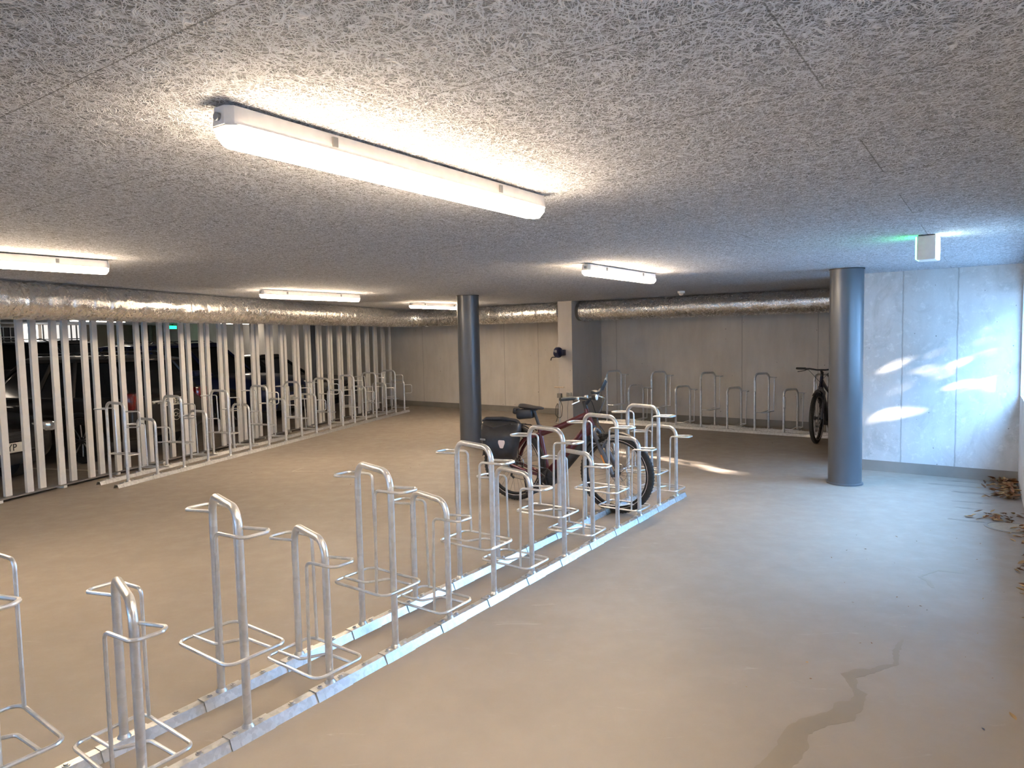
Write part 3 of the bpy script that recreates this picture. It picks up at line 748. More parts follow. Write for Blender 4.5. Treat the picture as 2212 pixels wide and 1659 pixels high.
    if pannier:
        bm = BM(); box(bm, (-1.085, 0, .880), (.19, .09, .10), Matrix.Rotation(-.12, 3, 'Y'), .025); box(bm, (-1.195, 0, .905), (.05, .075, .065), Matrix.Rotation(.2, 3, 'Y'), .018); obj('saddle_bag', bm, M_tarp, t)
        bm = BM()    # luggage carrier
        for y in (-.055, .055): tube(bm, fillet([(-.975, y*.5, .715), (-1.06, y, .765), (-1.52, y, .775), (-1.55, y*.2, .775)], .03, 4), .006, 8)
        for x in (-1.12, -1.25, -1.38, -1.50): tube(bm, [(x, -.055, .771), (x, .055, .771)], .005, 6)
        for y in (-.068, .068): tube(bm, [(-1.20, y, .77), RA+Vector((-.0, y, .03))], .006, 8); tube(bm, [(-1.42, y, .77), RA+Vector((-.01, y, .03))], .006, 8)
        cr_ = obj('luggage_carrier', bm, M_dark, t)
        bm = BM(); box(bm, (-1.575, 0, .745), (.012, .07, .035), bev=.004); obj('rear_light', bm, simple('rear_lens_red', (.35, .01, .01), .3), cr_)
    # kickstand
    bm = BM(); tube(bm, [RA+Vector((.06, .05, -.02)), RA+Vector((.02, .20, -R+.012)), RA+Vector((.05, .215, -R+.006))], .009, 8); obj('kickstand', bm, M_dark, t)
    return t
BIKE_LOC, BIKE_RZ = (1.03, 6.31), rad(-33.8)
bicycle('burgundy electric bicycle with black pannier, front wheel held in the foreground rack', BIKE_LOC, BIKE_RZ, M_red)
bicycle('dark navy mountain bicycle seen from the front, half hidden behind the thick column', (4.37, 10.02), rad(-126), M_blue, pannier=False, tyre=.031)

# pannier hanging on the carrier, on the side towards the viewer
def pannier():
    t = thing('pannier_bag', 'black roll-top pannier bag with pale reflector hanging on the burgundy bicycle', 'bag', (*BIKE_LOC, 0), BIKE_RZ)
    bm = BM(); y0, y1 = -.085, -.245
    # outline in x,z from the photo: wider at the top, bottom tapering forward
    rows = [(.425, -1.52, -1.225, .45), (.44, -1.545, -1.205, .75), (.50, -1.575, -1.185, 1.0), (.60, -1.60, -1.155, 1.0), (.68, -1.615, -1.14, .95), (.74, -1.635, -1.13, .78), (.79, -1.645, -1.135, .52), (.815, -1.64, -1.15, .30)]
    rings = []; n = 28
    for z, xa, xb, f_ in rows:
        cx_, hx = (xa+xb)/2, (xb-xa)/2; dy = (y0-y1)/2*f_; cy = y0-dy
        ring = []
        for k in range(n):
            a_ = 2*pi*k/n; ca, sa = cos(a_), sin(a_); e_ = .45
            x = cx_+hx*abs(ca)**e_*(1 if ca > 0 else -1); y = cy+dy*abs(sa)**e_*(1 if sa > 0 else -1)
            ring.append(bm.verts.new((x, y + .006*sin(z*40+x*18), z+.012*sin(x*14)*f_)))
        rings.append(ring)
    for A_, B_ in zip(rings, rings[1:]):
        for k in range(n): bm.faces.new((A_[k], A_[(k+1) % n], B_[(k+1) % n], B_[k]))
    bm.faces.new(rings[0][::-1]); bm.faces.new(rings[-1]); bmesh.ops.recalc_face_normals(bm, faces=bm.faces)
    body = obj('bag_body', bm, M_tarp, t); m = body.modifiers.new('s', 'SUBSURF'); m.levels = 2; m.render_levels = 2
    bm = BM(); tube(bm, fillet([(-1.64, -.13, .80), (-1.60, -.12, .825), (-1.38, -.115, .835), (-1.18, -.12, .82), (-1.15, -.13, .79)], .05, 4), .020, 10, sy=.8); obj('roll_closure', bm, M_tarp, t)
    bm = BM(); tube(bm, [(-1.60, -.235, .63), (-1.52, -.249, .632)], .010, 8, sy=.35, upv=(0, 0, 1)); obj('grey_strip', bm, M_grey, t)
    bm = BM(); M = Matrix.Translation((-1.305, -.244, .60)) @ Matrix.Rotation(rad(90), 4, 'X')
    tri = [(-.040, .038), (.040, .038), (.042, .010), (.018, -.040), (-.018, -.040), (-.042, .010)]
    tri = [tuple(p.xy) for p in fillet([(x, y, 0) for x, y in tri], .012, 4, True)]
    prism(bm, tri, 0.0, .006, M); obj('reflector', bm, M_reflect, t)
    bm = BM(); tube(bm, fillet([(-1.60, -.20, .78), (-1.42, -.235, .755), (-1.20, -.20, .80)], .05, 5), .006, 6, sy=2.0, upv=(0, 0, 1)); obj('strap', bm, M_dark, t)
    for x in (-1.50, -1.28): bm = BM(); box(bm, (x, -.078, .775), (.04, .03, .05), bev=.006); obj('hook', bm, M_dark, t)
    for o in t.children:
        o.data.transform(Matrix.Translation((-1.30, 0, 0)) @ Matrix.Diagonal((.90, 1, 1, 1)) @ Matrix.Translation((1.40, 0, 0)))
pannier()

# ------------------------------------------------------------------ pump and wall reel at the pier
pf = uv(-7.13, 10.93)
t = thing('floor_pump', 'silver standing tyre pump with wooden handle and black hose in front of the pier', 'pump', (pf.x, pf.y, 0), AW)
bm = BM(); tube(bm, [(0, 0, .03), (0, 0, .52)], .019, 16); obj('barrel', bm, M_steel, t)
bm = BM(); box(bm, (0, 0, .015), (.20, .07, .02), bev=.005); tube(bm, [(0, 0, .02), (0, 0, .05)], .028, 12); obj('foot_plate', bm, M_steel, t)
bm = BM(); tube(bm, [(0, 0, .5), (0, 0, .675)], .006, 8); r_ = obj('piston_rod', bm, M_steel, t)
bm = BM(); tube(bm, [(-.105, 0, .685), (.105, 0, .685)], .013, 12); obj('handle', bm, M_cardwood, r_)
bm = BM(); box(bm, (.012, -.01, .53), (.085, .06, .085), bev=.008); obj('head_block', bm, M_dkzinc, t)
bm = BM(); tube(bm, fillet([(.02, -.03, .50), (.085, -.03, .32), (.06, -.03, .14), (0, -.03, .10), (-.07, -.03, .16), (-.06, -.03, .32), (-.01, -.03, .42), (-.03, -.03, .12), (-.05, -.05, .03)], .06, 6), .0055, 8); obj('hose', bm, M_dark, t)
br = thing('wall_bracket', 'small metal bracket fixed to the pier beside the pump', 'bracket', tuple(uv(-7.02, 11.1)), AW)
bm = BM(); box(bm, (0, -.012, .54), (.10, .024, .085), bev=.004); obj('plate', bm, M_steel, br)
bm = BM(); tube(bm, [(0, -.02, .50), (-.01, -.05, .30), (-.02, -.04, .05)], .005, 6); obj('cable', bm, M_grey, br)
rl = thing('hose_reel', 'small navy blue air hose reel mounted high on the pier', 'hose reel', tuple(uv(-7.17, 11.1, 0)), AW)
bm = BM(); lathe(bm, [(.0005, -.055), (.085, -.05), (.10, -.03), (.10, .03), (.085, .05), (.0005, .055)], (-.01, -.12, 1.335), 'X', 28); obj('drum_housing', bm, M_navy, rl)
bm = BM(); box(bm, (.07, -.06, 1.33), (.05, .12, .11), bev=.012); obj('mount', bm, M_navy, rl)
bm = BM(); tube(bm, fillet([(-.02, -.17, 1.25), (-.10, -.20, 1.245), (-.12, -.20, 1.19)], .03, 5), .010, 8); obj('hose_end', bm, M_dark, rl)
bm = BM(); box(bm, (.012, -.222, 1.36), (.030, .004, .05), bev=.001); obj('label_plate', bm, M_grey, rl)

# ------------------------------------------------------------------ floor details
def flat(name, pts, z, mat, label, cat, kind=None):
    bm = BM(); prism(bm, pts, z*.2, z); o = obj(name, bm, mat, smooth=False); tag(o, label, cat)
    if kind: o['kind'] = kind
    return o
stain = [(0.78, 2.40), (0.886, 2.537), (1.016, 2.663), (1.053, 2.733), (1.127, 2.814), (1.204, 2.87), (1.287, 2.897), (1.355, 2.925), (1.395, 2.988), (1.477, 3.006), (1.527, 3.06), (1.542, 3.177), (1.553, 3.252), (1.663, 3.299), (1.705, 3.284), (1.8, 3.332), (1.849, 3.33), (1.925, 3.481), (1.999, 3.568), (2.058, 3.612), (1.926, 3.423), (1.874, 3.329), (1.71, 3.245), (1.631, 3.21), (1.601, 3.199), (1.561, 3.105), (1.578, 3.058), (1.512, 2.951), (1.481, 2.91), (1.449, 2.891), (1.419, 2.842), (1.29, 2.808), (1.179, 2.746), (1.146, 2.658), (1.061, 2.562), (1.034, 2.532), (.93, 2.38)]
def rough(pts, amp, step, seed):
    rnd = random.Random(seed); out = []
    for i in range(len(pts)):
        a_, b_ = Vector(pts[i]), Vector(pts[(i+1) % len(pts)]); n = max(1, int((b_-a_).length/step))
        for k in range(n): out.append(tuple(a_.lerp(b_, k/n)+Vector((rnd.uniform(-amp, amp), rnd.uniform(-amp, amp)))))
    return out
flat('damp_stain', rough(stain, .005, .02, 3), .0005, M_wet, 'brown damp stain trailing across the floor at the lower right', 'stain')
stain2 = [(2.672, 4.537), (2.672, 4.452), (2.637, 4.338), (2.658, 4.325), (2.698, 4.439), (2.696, 4.536), (2.87, 4.639), (3.006, 4.575), (2.968, 4.699), (2.869, 4.665)]
flat('damp_stain', rough(stain2, .004, .02, 4), .0005, M_wet, 'small faint crooked damp stain further right of the long one', 'stain')
dr = thing('floor_drain', 'round flush floor drain cover near the leaves on the right', 'drain', (4.06, 5.63, 0))
bm = BM(); lathe(bm, [(.175, 0), (.175, .004), (.150, .004), (.150, .001)], seg=48); obj('rim', bm, M_base, dr)
bm = BM(); lathe(bm, [(.147, .0005), (.147, .003), (.0005, .003)], seg=48); obj('cover', bm, simple('drain_cover', (.30, .27, .22), .6), dr)
def line(a_, b_, w_):
    a_, b_ = Vector(a_), Vector(b_); d = (b_-a_).normalized(); n_ = Vector((-d.y, d.x))*w_/2
    return [tuple(a_-n_), tuple(b_-n_*.4), tuple(b_+n_*.4), tuple(a_+n_)]
M_chalk = simple('pale_scuff', (.46, .42, .36), .6)
bm = BM(); prism(bm, line((-2.82, 8.78), (-2.40, 8.74), .018), .0001, .0005); prism(bm, line((-2.82, 8.78), (-2.74, 9.02), .016), .0001, .0006)
o = obj('scuff_mark', bm, M_chalk, smooth=False); tag(o, 'pale V-shaped scuff on the floor left of the column behind the bicycle', 'mark')
def blob(cx_, cy_, lx, ly, ang, seed):
    r_ = random.Random(seed); out = []
    for k in range(26):
        a_ = 2*pi*k/26; q = r_.uniform(.6, 1.1); x, y = lx*cos(a_)*q, ly*sin(a_)*q
        out.append((cx_+x*cos(ang)-y*sin(ang), cy_+x*sin(ang)+y*cos(ang)))
    return out
M_smut = simple('dirt_film', (.20, .175, .15), .6, 0, .2, 10)
bm = BM()
for i, (x_, y_, lx, ly) in enumerate([(4.62, 7.18, .34, .045), (4.55, 6.85, .20, .05), (4.30, 6.48, .16, .035), (4.15, 6.25, .13, .03), (4.80, 7.36, .26, .035), (3.85, 5.86, .16, .03)]):
    prism(bm, blob(x_, y_, lx, ly, rad(-32), i), .0001, .0004+.0001*i)
o = obj('dirt_smear', bm, M_smut, smooth=False); tag(o, 'dark dirt smears on the floor beside the leaf heap in the far right corner', 'dirt'); o['kind'] = 'stuff'
# dry leaves
def leaf(bm, c, size, rnd, flatness=.35):
    a_ = rnd.uniform(0, 2*pi); rot = Matrix.Rotation(a_, 3, 'Z') @ Matrix.Rotation(rnd.uniform(-flatness, flatness), 3, 'X') @ Matrix.Rotation(rnd.uniform(-flatness, flatness), 3, 'Y')
    L_, w_ = size, size*rnd.uniform(.28, .5); cu = rnd.uniform(.1, .35)*size
    top = [(0, 0), (.25, .8), (.55, 1), (.8, .55), (1, 0), (.8, -.55), (.55, -1), (.25, -.8)]
    vs_ = [bm.verts.new(Vector(c)+rot @ Vector(((x-.5)*L_, y*w_/2, abs(y)*cu*.5 + (x-.5)**2*cu))) for x, y in top]
    ctr = bm.verts.new(Vector(c)+rot @ Vector((.05*L_, 0, 0)))
    fs = [bm.faces.new((ctr, vs_[k], vs_[(k+1) % 8])) for k in range(8)]
    mi = rnd.choice((0, 0, 1))
    for f_ in fs: f_.material_index = mi
def leaves(n, cfun, seed, smin, smax, lift=.03):
    rnd = random.Random(seed); bm = BM()
    for _ in range(n):
        x, y = cfun(rnd); leaf(bm, (x, y, rnd.uniform(.006, lift)), rnd.uniform(smin, smax), rnd)
    return bm
def along(t0, t1, s0, s1): return lambda r: tuple(wn(r.uniform(t0, t1), -abs(r.gauss(0, 1))*s1-s0).xy)
o = obj('leaf_litter', leaves(170, along(.02, .95, .03, .11), 11, .05, .11, .06), [M_leaf, M_leaf2], smooth=False); tag(o, 'heap of dry brown leaves in the far right corner under the window wall', 'leaves'); o['kind'] = 'stuff'
o = obj('leaf_litter', leaves(36, lambda r: (r.gauss(4.17, .13), r.gauss(5.93, .09)), 12, .05, .09, .03), [M_leaf, M_leaf2], smooth=False); tag(o, 'small drift of dry leaves just behind the floor drain', 'leaves'); o['kind'] = 'stuff'
o = obj('leaf_litter', leaves(60, along(1.9, 4.3, .03, .05), 13, .04, .08, .025), [M_leaf, M_leaf2], smooth=False); tag(o, 'thin line of brown leaf scraps along the right edge of the floor', 'leaves'); o['kind'] = 'stuff'
def scatter(r):
    k = r.random()
    if k < .4:
        y = r.uniform(2.9, 5.6); return (C0.x-(C0.y-y)*.667-r.uniform(.08, 1.5), y)
    if k < .7: return (r.uniform(2.9, 3.9), r.uniform(10.0, 11.2))
    return (r.uniform(-3.6, .5), r.uniform(4.6, 14))
o = obj('leaf_litter', leaves(110, lambda r: scatter(r), 14, .009, .024, .007), [M_leaf, M_leaf2], smooth=False); tag(o, 'tiny leaf crumbs scattered singly over the whole floor', 'debris'); o['kind'] = 'stuff'
bm = BM(); leaf(bm, (1.90, 2.752, .004), .022, random.Random(3), .1); o = obj('plastic_scrap', bm, [M_navy, M_navy], smooth=False); tag(o, 'tiny blue scrap lying on the floor at the lower right', 'scrap')
bm = BM(); leaf(bm, (2.081, 2.836, .008), .055, random.Random(8), .2); o = obj('dry_leaf', bm, [M_leaf2, M_leaf], smooth=False); tag(o, 'single curled tan leaf near the lower right edge of the floor', 'leaf')

# ------------------------------------------------------------------ parked cars beyond the fence
M_glass = simple('dark_car_glass', (.012, .014, .016), .08, 0, .1)
M_chrome = simple('chrome', (.6, .6, .6), .15, 1)
M_plate = simple('plate_white', (.78, .74, .66), .5, 0, .03)
M_ink = simple('plate_ink', (.01, .01, .01), .5)
M_tail = simple('tail_lamp_red', (.17, .008, .008), .2, 0, .3, 12, 0, None, 1)
M_headl = simple('headlamp_glass', (.55, .55, .53), .12, .6, .3, 25)
def paint(name, c): return simple(name, c, .28, .4, .05, 5, 0, None, .8)
def car(label, loc, rz, body_m, L_=4.3, W_=1.80, Ht=1.55, suv=False, plate=None, plate_x=0, plate_z=None, rear_plate=None, rails_m=None, sticker=False, boxy=.0, badge=True):
    """local x forward, origin at the middle of the car on the ground"""
    t = thing('parked_car', label, 'car', (*loc, 0), rz)
    hl = L_/2; hw = W_/2; zb = .22; belt = Ht*.615; hood = Ht*.60
    st = [(-hl, .80, .50, Ht*.52, 0), (-hl+.06, .92, .34, belt*.98, 0), (-hl+.30, .97, zb+.04, belt*1.02, 0), (-hl+.8, 1, zb, belt*1.02, 0), (0, 1, zb, belt, 0), (hl-1.35, 1, zb, belt*.98, 0), (hl-.9, 1, zb, hood*1.0, 0), (hl-.35, .96, zb+.02, hood*.93, 0), (hl-.10, .86, zb+.05, hood*.84, 0), (hl, .74, .36, hood*.70, 0)]
    bm = BM(); rings = []
    for x, k, z0, z1, _ in st:
        w_ = hw*k; mz = (z0+z1)/2
        half = [(0, z0), (w_*.80, z0), (w_*.95, z0+.07), (w_, mz-.05), (w_*.995, mz+.12), (w_*.94, z1-.05), (w_*.84, z1), (0, z1+.025)]
        ring = [bm.verts.new((x, y, z)) for y, z in half] + [bm.verts.new((x, -y, z)) for y, z in half[-2:0:-1]]
        rings.append(ring)
    n = len(rings[0])
    for A_, B_ in zip(rings, rings[1:]):
        for k in range(n): bm.faces.new((A_[k], A_[(k+1) % n], B_[(k+1) % n], B_[k]))
    bm.faces.new(rings[0]); bm.faces.new(rings[-1][::-1]); bmesh.ops.recalc_face_normals(bm, faces=bm.faces)
    bd = obj('body', bm, body_m, t); m = bd.modifiers.new('s', 'SUBSURF'); m.levels = 1; m.render_levels = 2
    # greenhouse (glass) and roof
    rb = -hl+.12 if not suv else -hl+.05
    xs = [(rb, belt, rb+.38 if not suv else rb+.22, Ht-.10), (hl-1.42, belt*.98, hl-2.12, Ht-.07)]
    def cabin(ins, z_low, z_up, top=False):
        (xb, zb_, xbt, _), (xf_, zf, xft, _) = xs
        lo = [(xb, hw*.80-ins), (xb+.25, hw*.87-ins), (xf_-.35, hw*.87-ins), (xf_, hw*.72-ins)]
        hi = [(xbt, hw*.66-ins), (xbt+.2, hw*.70-ins), (xft-.15, hw*.70-ins), (xft, hw*.60-ins)]
        return lo, hi
    lo, hi = cabin(0, 0, 0)
    bm = BM()
    R0 = [bm.verts.new((x, y, belt-.03)) for x, y in lo] + [bm.verts.new((x, -y, belt-.03)) for x, y in lo[::-1]]
    R1 = [bm.verts.new((x, y, Ht-.085)) for x, y in hi] + [bm.verts.new((x, -y, Ht-.085)) for x, y in hi[::-1]]
    for k in range(8): bm.faces.new((R0[k], R0[(k+1) % 8], R1[(k+1) % 8], R1[k]))
    bm.faces.new(R1); bmesh.ops.recalc_face_normals(bm, faces=bm.faces); obj('windows', bm, M_glass, t, False)
    bm = BM()   # roof skin
    e_ = .035
    ro = [(x+(e_ if i > 1 else -e_), y+.02) for i, (x, y) in enumerate(hi)]
    A0 = [bm.verts.new((x, y, Ht-.095)) for x, y in ro] + [bm.verts.new((x, -y, Ht-.095)) for x, y in ro[::-1]]
    A1 = [bm.verts.new((x*.99, y*.97, Ht-.045)) for x, y in ro] + [bm.verts.new((x*.99, -y*.97, Ht-.045)) for x, y in ro[::-1]]
    A2 = [bm.verts.new((x*.86, y*.6, Ht-.004)) for x, y in ro] + [bm.verts.new((x*.86, -y*.6, Ht-.004)) for x, y in ro[::-1]]
    for P_, Q_ in ((A0, A1), (A1, A2)):
        for k in range(8): bm.faces.new((P_[k], P_[(k+1) % 8], Q_[(k+1) % 8], Q_[k]))
    bm.faces.new(A2); bm.faces.new(A0[::-1]); bmesh.ops.recalc_face_normals(bm, faces=bm.faces); rf = obj('roof', bm, body_m, t)
    for sg in (-1, 1):
        for i in (0, 3):
            bm = BM(); tube(bm, [(lo[i][0], sg*lo[i][1], belt-.04), (hi[i][0], sg*hi[i][1], Ht-.08)], .038, 6); obj('pillar', bm, body_m, t)
        for fpos in (.30, .62):
            xm = lo[1][0]+(lo[2][0]-lo[1][0])*fpos; xt = hi[1][0]+(hi[2][0]-hi[1][0])*fpos
            bm = BM(); tube(bm, [(xm, sg*hw*.868, belt-.04), (xt, sg*hw*.70, Ht-.08)], .03, 6); obj('pillar', bm, body_m, t)
        bm = BM(); tube(bm, [(lo[1][0]-.1, sg*hw*.885, belt-.01), (lo[2][0]+.1, sg*hw*.885, belt-.015)], .008, 6); obj('window_trim', bm, M_chrome, t)
    if rails_m:
        for sg in (-1, 1):
            bm = BM(); x0_, x1_ = hi[0][0]+.12, hi[3][0]-.15
            tube(bm, fillet([(x0_, sg*hw*.62, Ht-.03), (x0_+.12, sg*hw*.63, Ht+.035), (x1_-.15, sg*hw*.63, Ht+.035), (x1_, sg*hw*.60, Ht-.03)], .06, 5), .014, 8); obj('roof_rail', bm, rails_m, rf)
    bm = BM(); tube(bm, [(hi[0][0]+.1, 0, Ht-.01), (hi[0][0]-.12, 0, Ht+.22)], .004, 5); obj('aerial', bm, M_dark, rf)
    bm = BM(); box(bm, (hi[0][0]-.07, 0, Ht-.07), (.20, W_*.66, .03), Matrix.Rotation(-.12, 3, 'Y'), .01); obj('spoiler', bm, body_m, rf)
    # wheels
    wr = .345 if suv else .325
    for x in (hl-.86, -hl+.78):
        for sg in (-1, 1):
            c = Vector((x, sg*(hw-.085), wr))
            bm = BM(); lathe(bm, [(wr*.70, -.10), (wr*.95, -.10), (wr, -.07), (wr, .07), (wr*.95, .10), (wr*.70, .10)], c, 'Y', 40); wh = obj('wheel', bm, M_rubber, t)
            bm = BM(); lathe(bm, [(wr*.71, .085), (wr*.69, .095), (wr*.66, .06)] if sg > 0 else [(wr*.71, -.085), (wr*.69, -.095), (wr*.66, -.06)], c, 'Y', 40)
            for k in range(10):
                a_ = 2*pi*k/10+.2; y = sg*.075
                tube(bm, [c+Vector((.04*cos(a_), y, .04*sin(a_))), c+Vector((wr*.68*cos(a_+.08), y+sg*.008, wr*.68*sin(a_+.08)))], .011, 6)
            lathe(bm, [(.0005, sg*.09), (.05, sg*.088), (.055, sg*.07)], c, 'Y', 20); obj('alloy_rim', bm, M_chrome, wh)
            bm = BM(); lathe(bm, [(.0005, sg*.02), (wr*.70, sg*.02)], c, 'Y', 32); obj('brake_cover', bm, M_dark, wh)
            bm = BM(); tube(bm, [c+Vector(((wr+.045)*cos(a_), sg*.088, (wr+.045)*sin(a_))) for a_ in [pi*k/20 for k in range(-2, 23)]], .028, 8, sy=.6); obj('wheel_arch', bm, M_dark, t)
    # front
    fxp = hl-.02
    bm = BM(); box(bm, (fxp-.02, 0, hood*.66), (.06, W_*.42, .17), bev=.02)
    for k in range(4): box(bm, (fxp+.014, 0, hood*.60+k*.035), (.012, W_*.40, .007))
    gr = obj('grille', bm, M_dark, t)
    if badge: bm = BM(); tube(bm, [(fxp+.03, .05*cos(2*pi*k/24), hood*.68+.05*sin(2*pi*k/24)) for k in range(24)], .007, 6, closed=True, upv=(1, 0, 0)); obj('badge', bm, M_chrome, gr)
    bm = BM(); box(bm, (fxp-.02, 0, .36), (.08, W_*.60, .13), bev=.02); box(bm, (fxp+.015, 0, .45), (.03, W_*.62, .012)); obj('lower_intake', bm, M_dark, t)
    for sg in (-1, 1):
        bm = BM(); box(bm, (fxp-.13, sg*W_*.365, hood*.77), (.22, .26, .12), Matrix.Rotation(-sg*.45, 3, 'Z'), .03); obj('headlamp', bm, M_headl, t)
        bm = BM(); lathe(bm, [(.0005, .03), (.045, .025), (.05, 0)], (fxp-.07, sg*W_*.36, .42), 'X', 16); obj('fog_lamp', bm, M_headl, t)
        bm = BM(); box(bm, (-hl+.09, sg*W_*.385, belt*.93), (.16, .22, .24), Matrix.Rotation(sg*.35, 3, 'Z'), .03); obj('tail_lamp', bm, M_tail, t)
        bm = BM(); box(bm, (hl-1.55, sg*(hw+.06), belt+.04), (.10, .18, .12), bev=.03); obj('mirror', bm, body_m, t)
        for x in (-.25, -1.05): bm = BM(); box(bm, (x, sg*(hw*.993), belt*.86), (.16, .03, .025), bev=.006); obj('door_handle', bm, M_chrome, t)
    bm = BM(); box(bm, (-hl+.01, 0, belt*.86), (.03, .62, .03), bev=.008); obj('tailgate_trim', bm, M_chrome, t)
    def plate_(txt, x, y, z, rotz, w_=.50, sz=.11):
        bm = BM(); box(bm, (x, y, z), (.012, w_, .112), bev=.004); pl = obj('number_plate', bm, M_plate, t)
        sg = 1 if rotz == 0 else -1
        M = Matrix.Translation((x+sg*.008, y, z)) @ Matrix.Rotation(rad(90)*sg, 4, 'Z') @ Matrix.Rotation(rad(90), 4, 'X')
        text_obj(txt, sz, M_ink, pl, M, 'plate_lettering', .92)
    if plate: plate_(plate, hl+.035, plate_x, plate_z or .46, 0, .52, .115)
    if rear_plate:
        plate_(rear_plate, -hl-.012, 0, .80, 1)
    if sticker:
        bm = BM(); lathe(bm, [(.0005, -.012), (.085, -.012), (.085, -.002)], (-hl-.005, -.04, .60), 'X', 28); so = obj('country_sticker', bm, M_plate, t)
        so.scale = (1, 1, 1)
        bm = BM(); lathe(bm, [(.0005, -.014), (.075, -.014), (.075, -.006)], (-hl-.005, -.04, .60), 'X', 28); si = obj('sticker_field', bm, M_ink, so)
        M = Matrix.Translation((-hl-.022, -.04, .60)) @ Matrix.Rotation(-rad(90), 4, 'Z') @ Matrix.Rotation(rad(90), 4, 'X')
        text_obj('CH', .085, M_plate, so, M, 'sticker_lettering')
    return t
FRONT = AF - rad(90)            # heading straight at the fence, towards the room
P1 = dn(6.04, 7.62+2.15); P2 = dn(8.68, 7.55+2.13); P3 = dn(12.55, 7.95+2.2); P4 = dn(15.35, 8.3+2.1)
car('black car parked nose to the fence, pale plate lettered in black at the left edge', P1.xy, FRONT, paint('black_paint', (.010, .010, .011)), 4.3, 1.8, 1.48, False, '483-YP', plate_x=.02, plate_z=.50)
car('dark grey hatchback parked tail to the fence, red tail lamps and oval country sticker', P2.xy, FRONT+pi, paint('dark_grey_paint', (.028, .025, .023)), 4.26, 1.78, 1.50, False, None, rear_plate='ST 1340', sticker=True, rails_m=M_chrome)
car('blue estate car parked nose to the fence behind the middle hoops', P3.xy, FRONT, paint('blue_paint', (.006, .016, .085)), 4.4, 1.84, 1.66, True, 'ZH 3', plate_z=.52, rails_m=M_chrome)
car('low black car parked near the far end of the fence', P4.xy, FRONT, paint('black_paint_b', (.012, .012, .012)), 4.2, 1.78, 1.34, False, 'BE 7', plate_z=.48)
Q1 = dn(10.2, 15.6); Q2 = dn(14.2, 15.5); Q3 = dn(17.6, 15.4)
car('pale silver car in the second row, light roof showing over the dark grey hatchback', Q1.xy, FRONT, paint('silver_paint', (.50, .47, .42)), 4.3, 1.8, 1.62, False)
car('tall black van-like car in the second parking row behind the blue car', Q2.xy, FRONT, paint('black_paint_c', (.012, .012, .014)), 4.7, 1.9, 1.80, True, rails_m=M_chrome)
car('tall dark car with roof bars in the second row at the far left', dn(7.0, 15.2).xy, FRONT, paint('black_paint_d', (.010, .010, .012)), 4.7, 1.9, 1.76, True, rails_m=M_dkzinc)
# bay line painted on the garage floor
o = obj('bay_marking', fbox(7.34, 7.42, 7.6, 12.0, .0002, .0015), simple('line_paint', (.55, .50, .43), .7), smooth=False); tag(o, 'pale painted parking bay line on the floor between the black and dark grey cars', 'floor marking')
o = obj('bay_marking', fbox(4.0, 15.0, 12.1, 12.18, .0002, .0015), MATS['line_paint'], smooth=False); tag(o, 'long pale painted line on the garage floor behind the front parking row', 'floor marking')

# ------------------------------------------------------------------ the garage beyond
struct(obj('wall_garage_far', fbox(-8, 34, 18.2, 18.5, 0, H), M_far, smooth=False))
def farbox(name, d0, d1, z0, z1, mat, label, cat, n=18.18, th=.04, parts=None):
    t = thing(name, label, cat, tuple(dn((d0+d1)/2, n, z0)), AF)
    w_ = d1-d0; h_ = z1-z0
    bm = BM(); box(bm, (0, -th/2+0, h_/2), (w_, th, h_)); 
    # local y axis = NF ; surface faces -y (towards the room)
    obj('panel', bm, mat, t, False)
    return t, w_, h_, th
t, w_, h_, th = farbox('lit_window', 22.0, 24.6, 1.78, 2.22, M_winlit, 'bright white window strip with dark mullions on the far garage wall', 'window')
bm = BM()
for k in range(7): box(bm, (-w_/2+w_*k/6, -th-.012, h_/2), (.05, .024, h_))
obj('mullions', bm, M_grey, t, False)
t, w_, h_, th = farbox('lit_window', 25.0, 27.2, 1.78, 2.22, M_winlit, 'second bright window strip further right on the far garage wall', 'window')
bm = BM()
for k in range(6): box(bm, (-w_/2+w_*k/5, -th-.012, h_/2), (.05, .024, h_))
obj('mullions', bm, M_grey, t, False)
t, w_, h_, th = farbox('lit_doorway', 15.35, 15.75, 0, 2.26, emit('bright_doorway', (1, .98, .93), 3.0), 'narrow glaring white doorway beyond the fence at the far left', 'doorway')
t, w_, h_, th = farbox('louvre_panel', 15.9, 17.2, 0, 2.27, M_louvreglow, 'grey louvred wall panel right of the bright doorway', 'panel')
bm = BM()
for k in range(8): box(bm, (-w_/2+w_*k/7, -th-.01, h_/2), (.04, .02, h_))
obj('ribs', bm, M_grey, t, False)
t, w_, h_, th = farbox('storage_cage', 13.5, 15.1, 0, 2.2, M_dark, 'wire storage cage with shelves at the far left beyond the fence', 'cage')
bm = BM()
for k in range(9): tube(bm, [(-w_/2+w_*k/8, -th-.02, 0), (-w_/2+w_*k/8, -th-.02, h_)], .015, 6)
for k in range(9): tube(bm, [(-w_/2, -th-.02, h_*k/8), (w_/2, -th-.02, h_*k/8)], .012, 6)
obj('mesh', bm, M_slat, t, False)
t, w_, h_, th = farbox('pale_wall_panel', 27.6, 29.8, 0, 2.28, M_cream, 'cream painted wall panel seen above the blue car roof', 'panel')
t, w_, h_, th = farbox('timber_slat_door', 24.3, 25.1, 0, 1.7, M_bark, 'dark slatted door on the far garage wall below the windows', 'door')
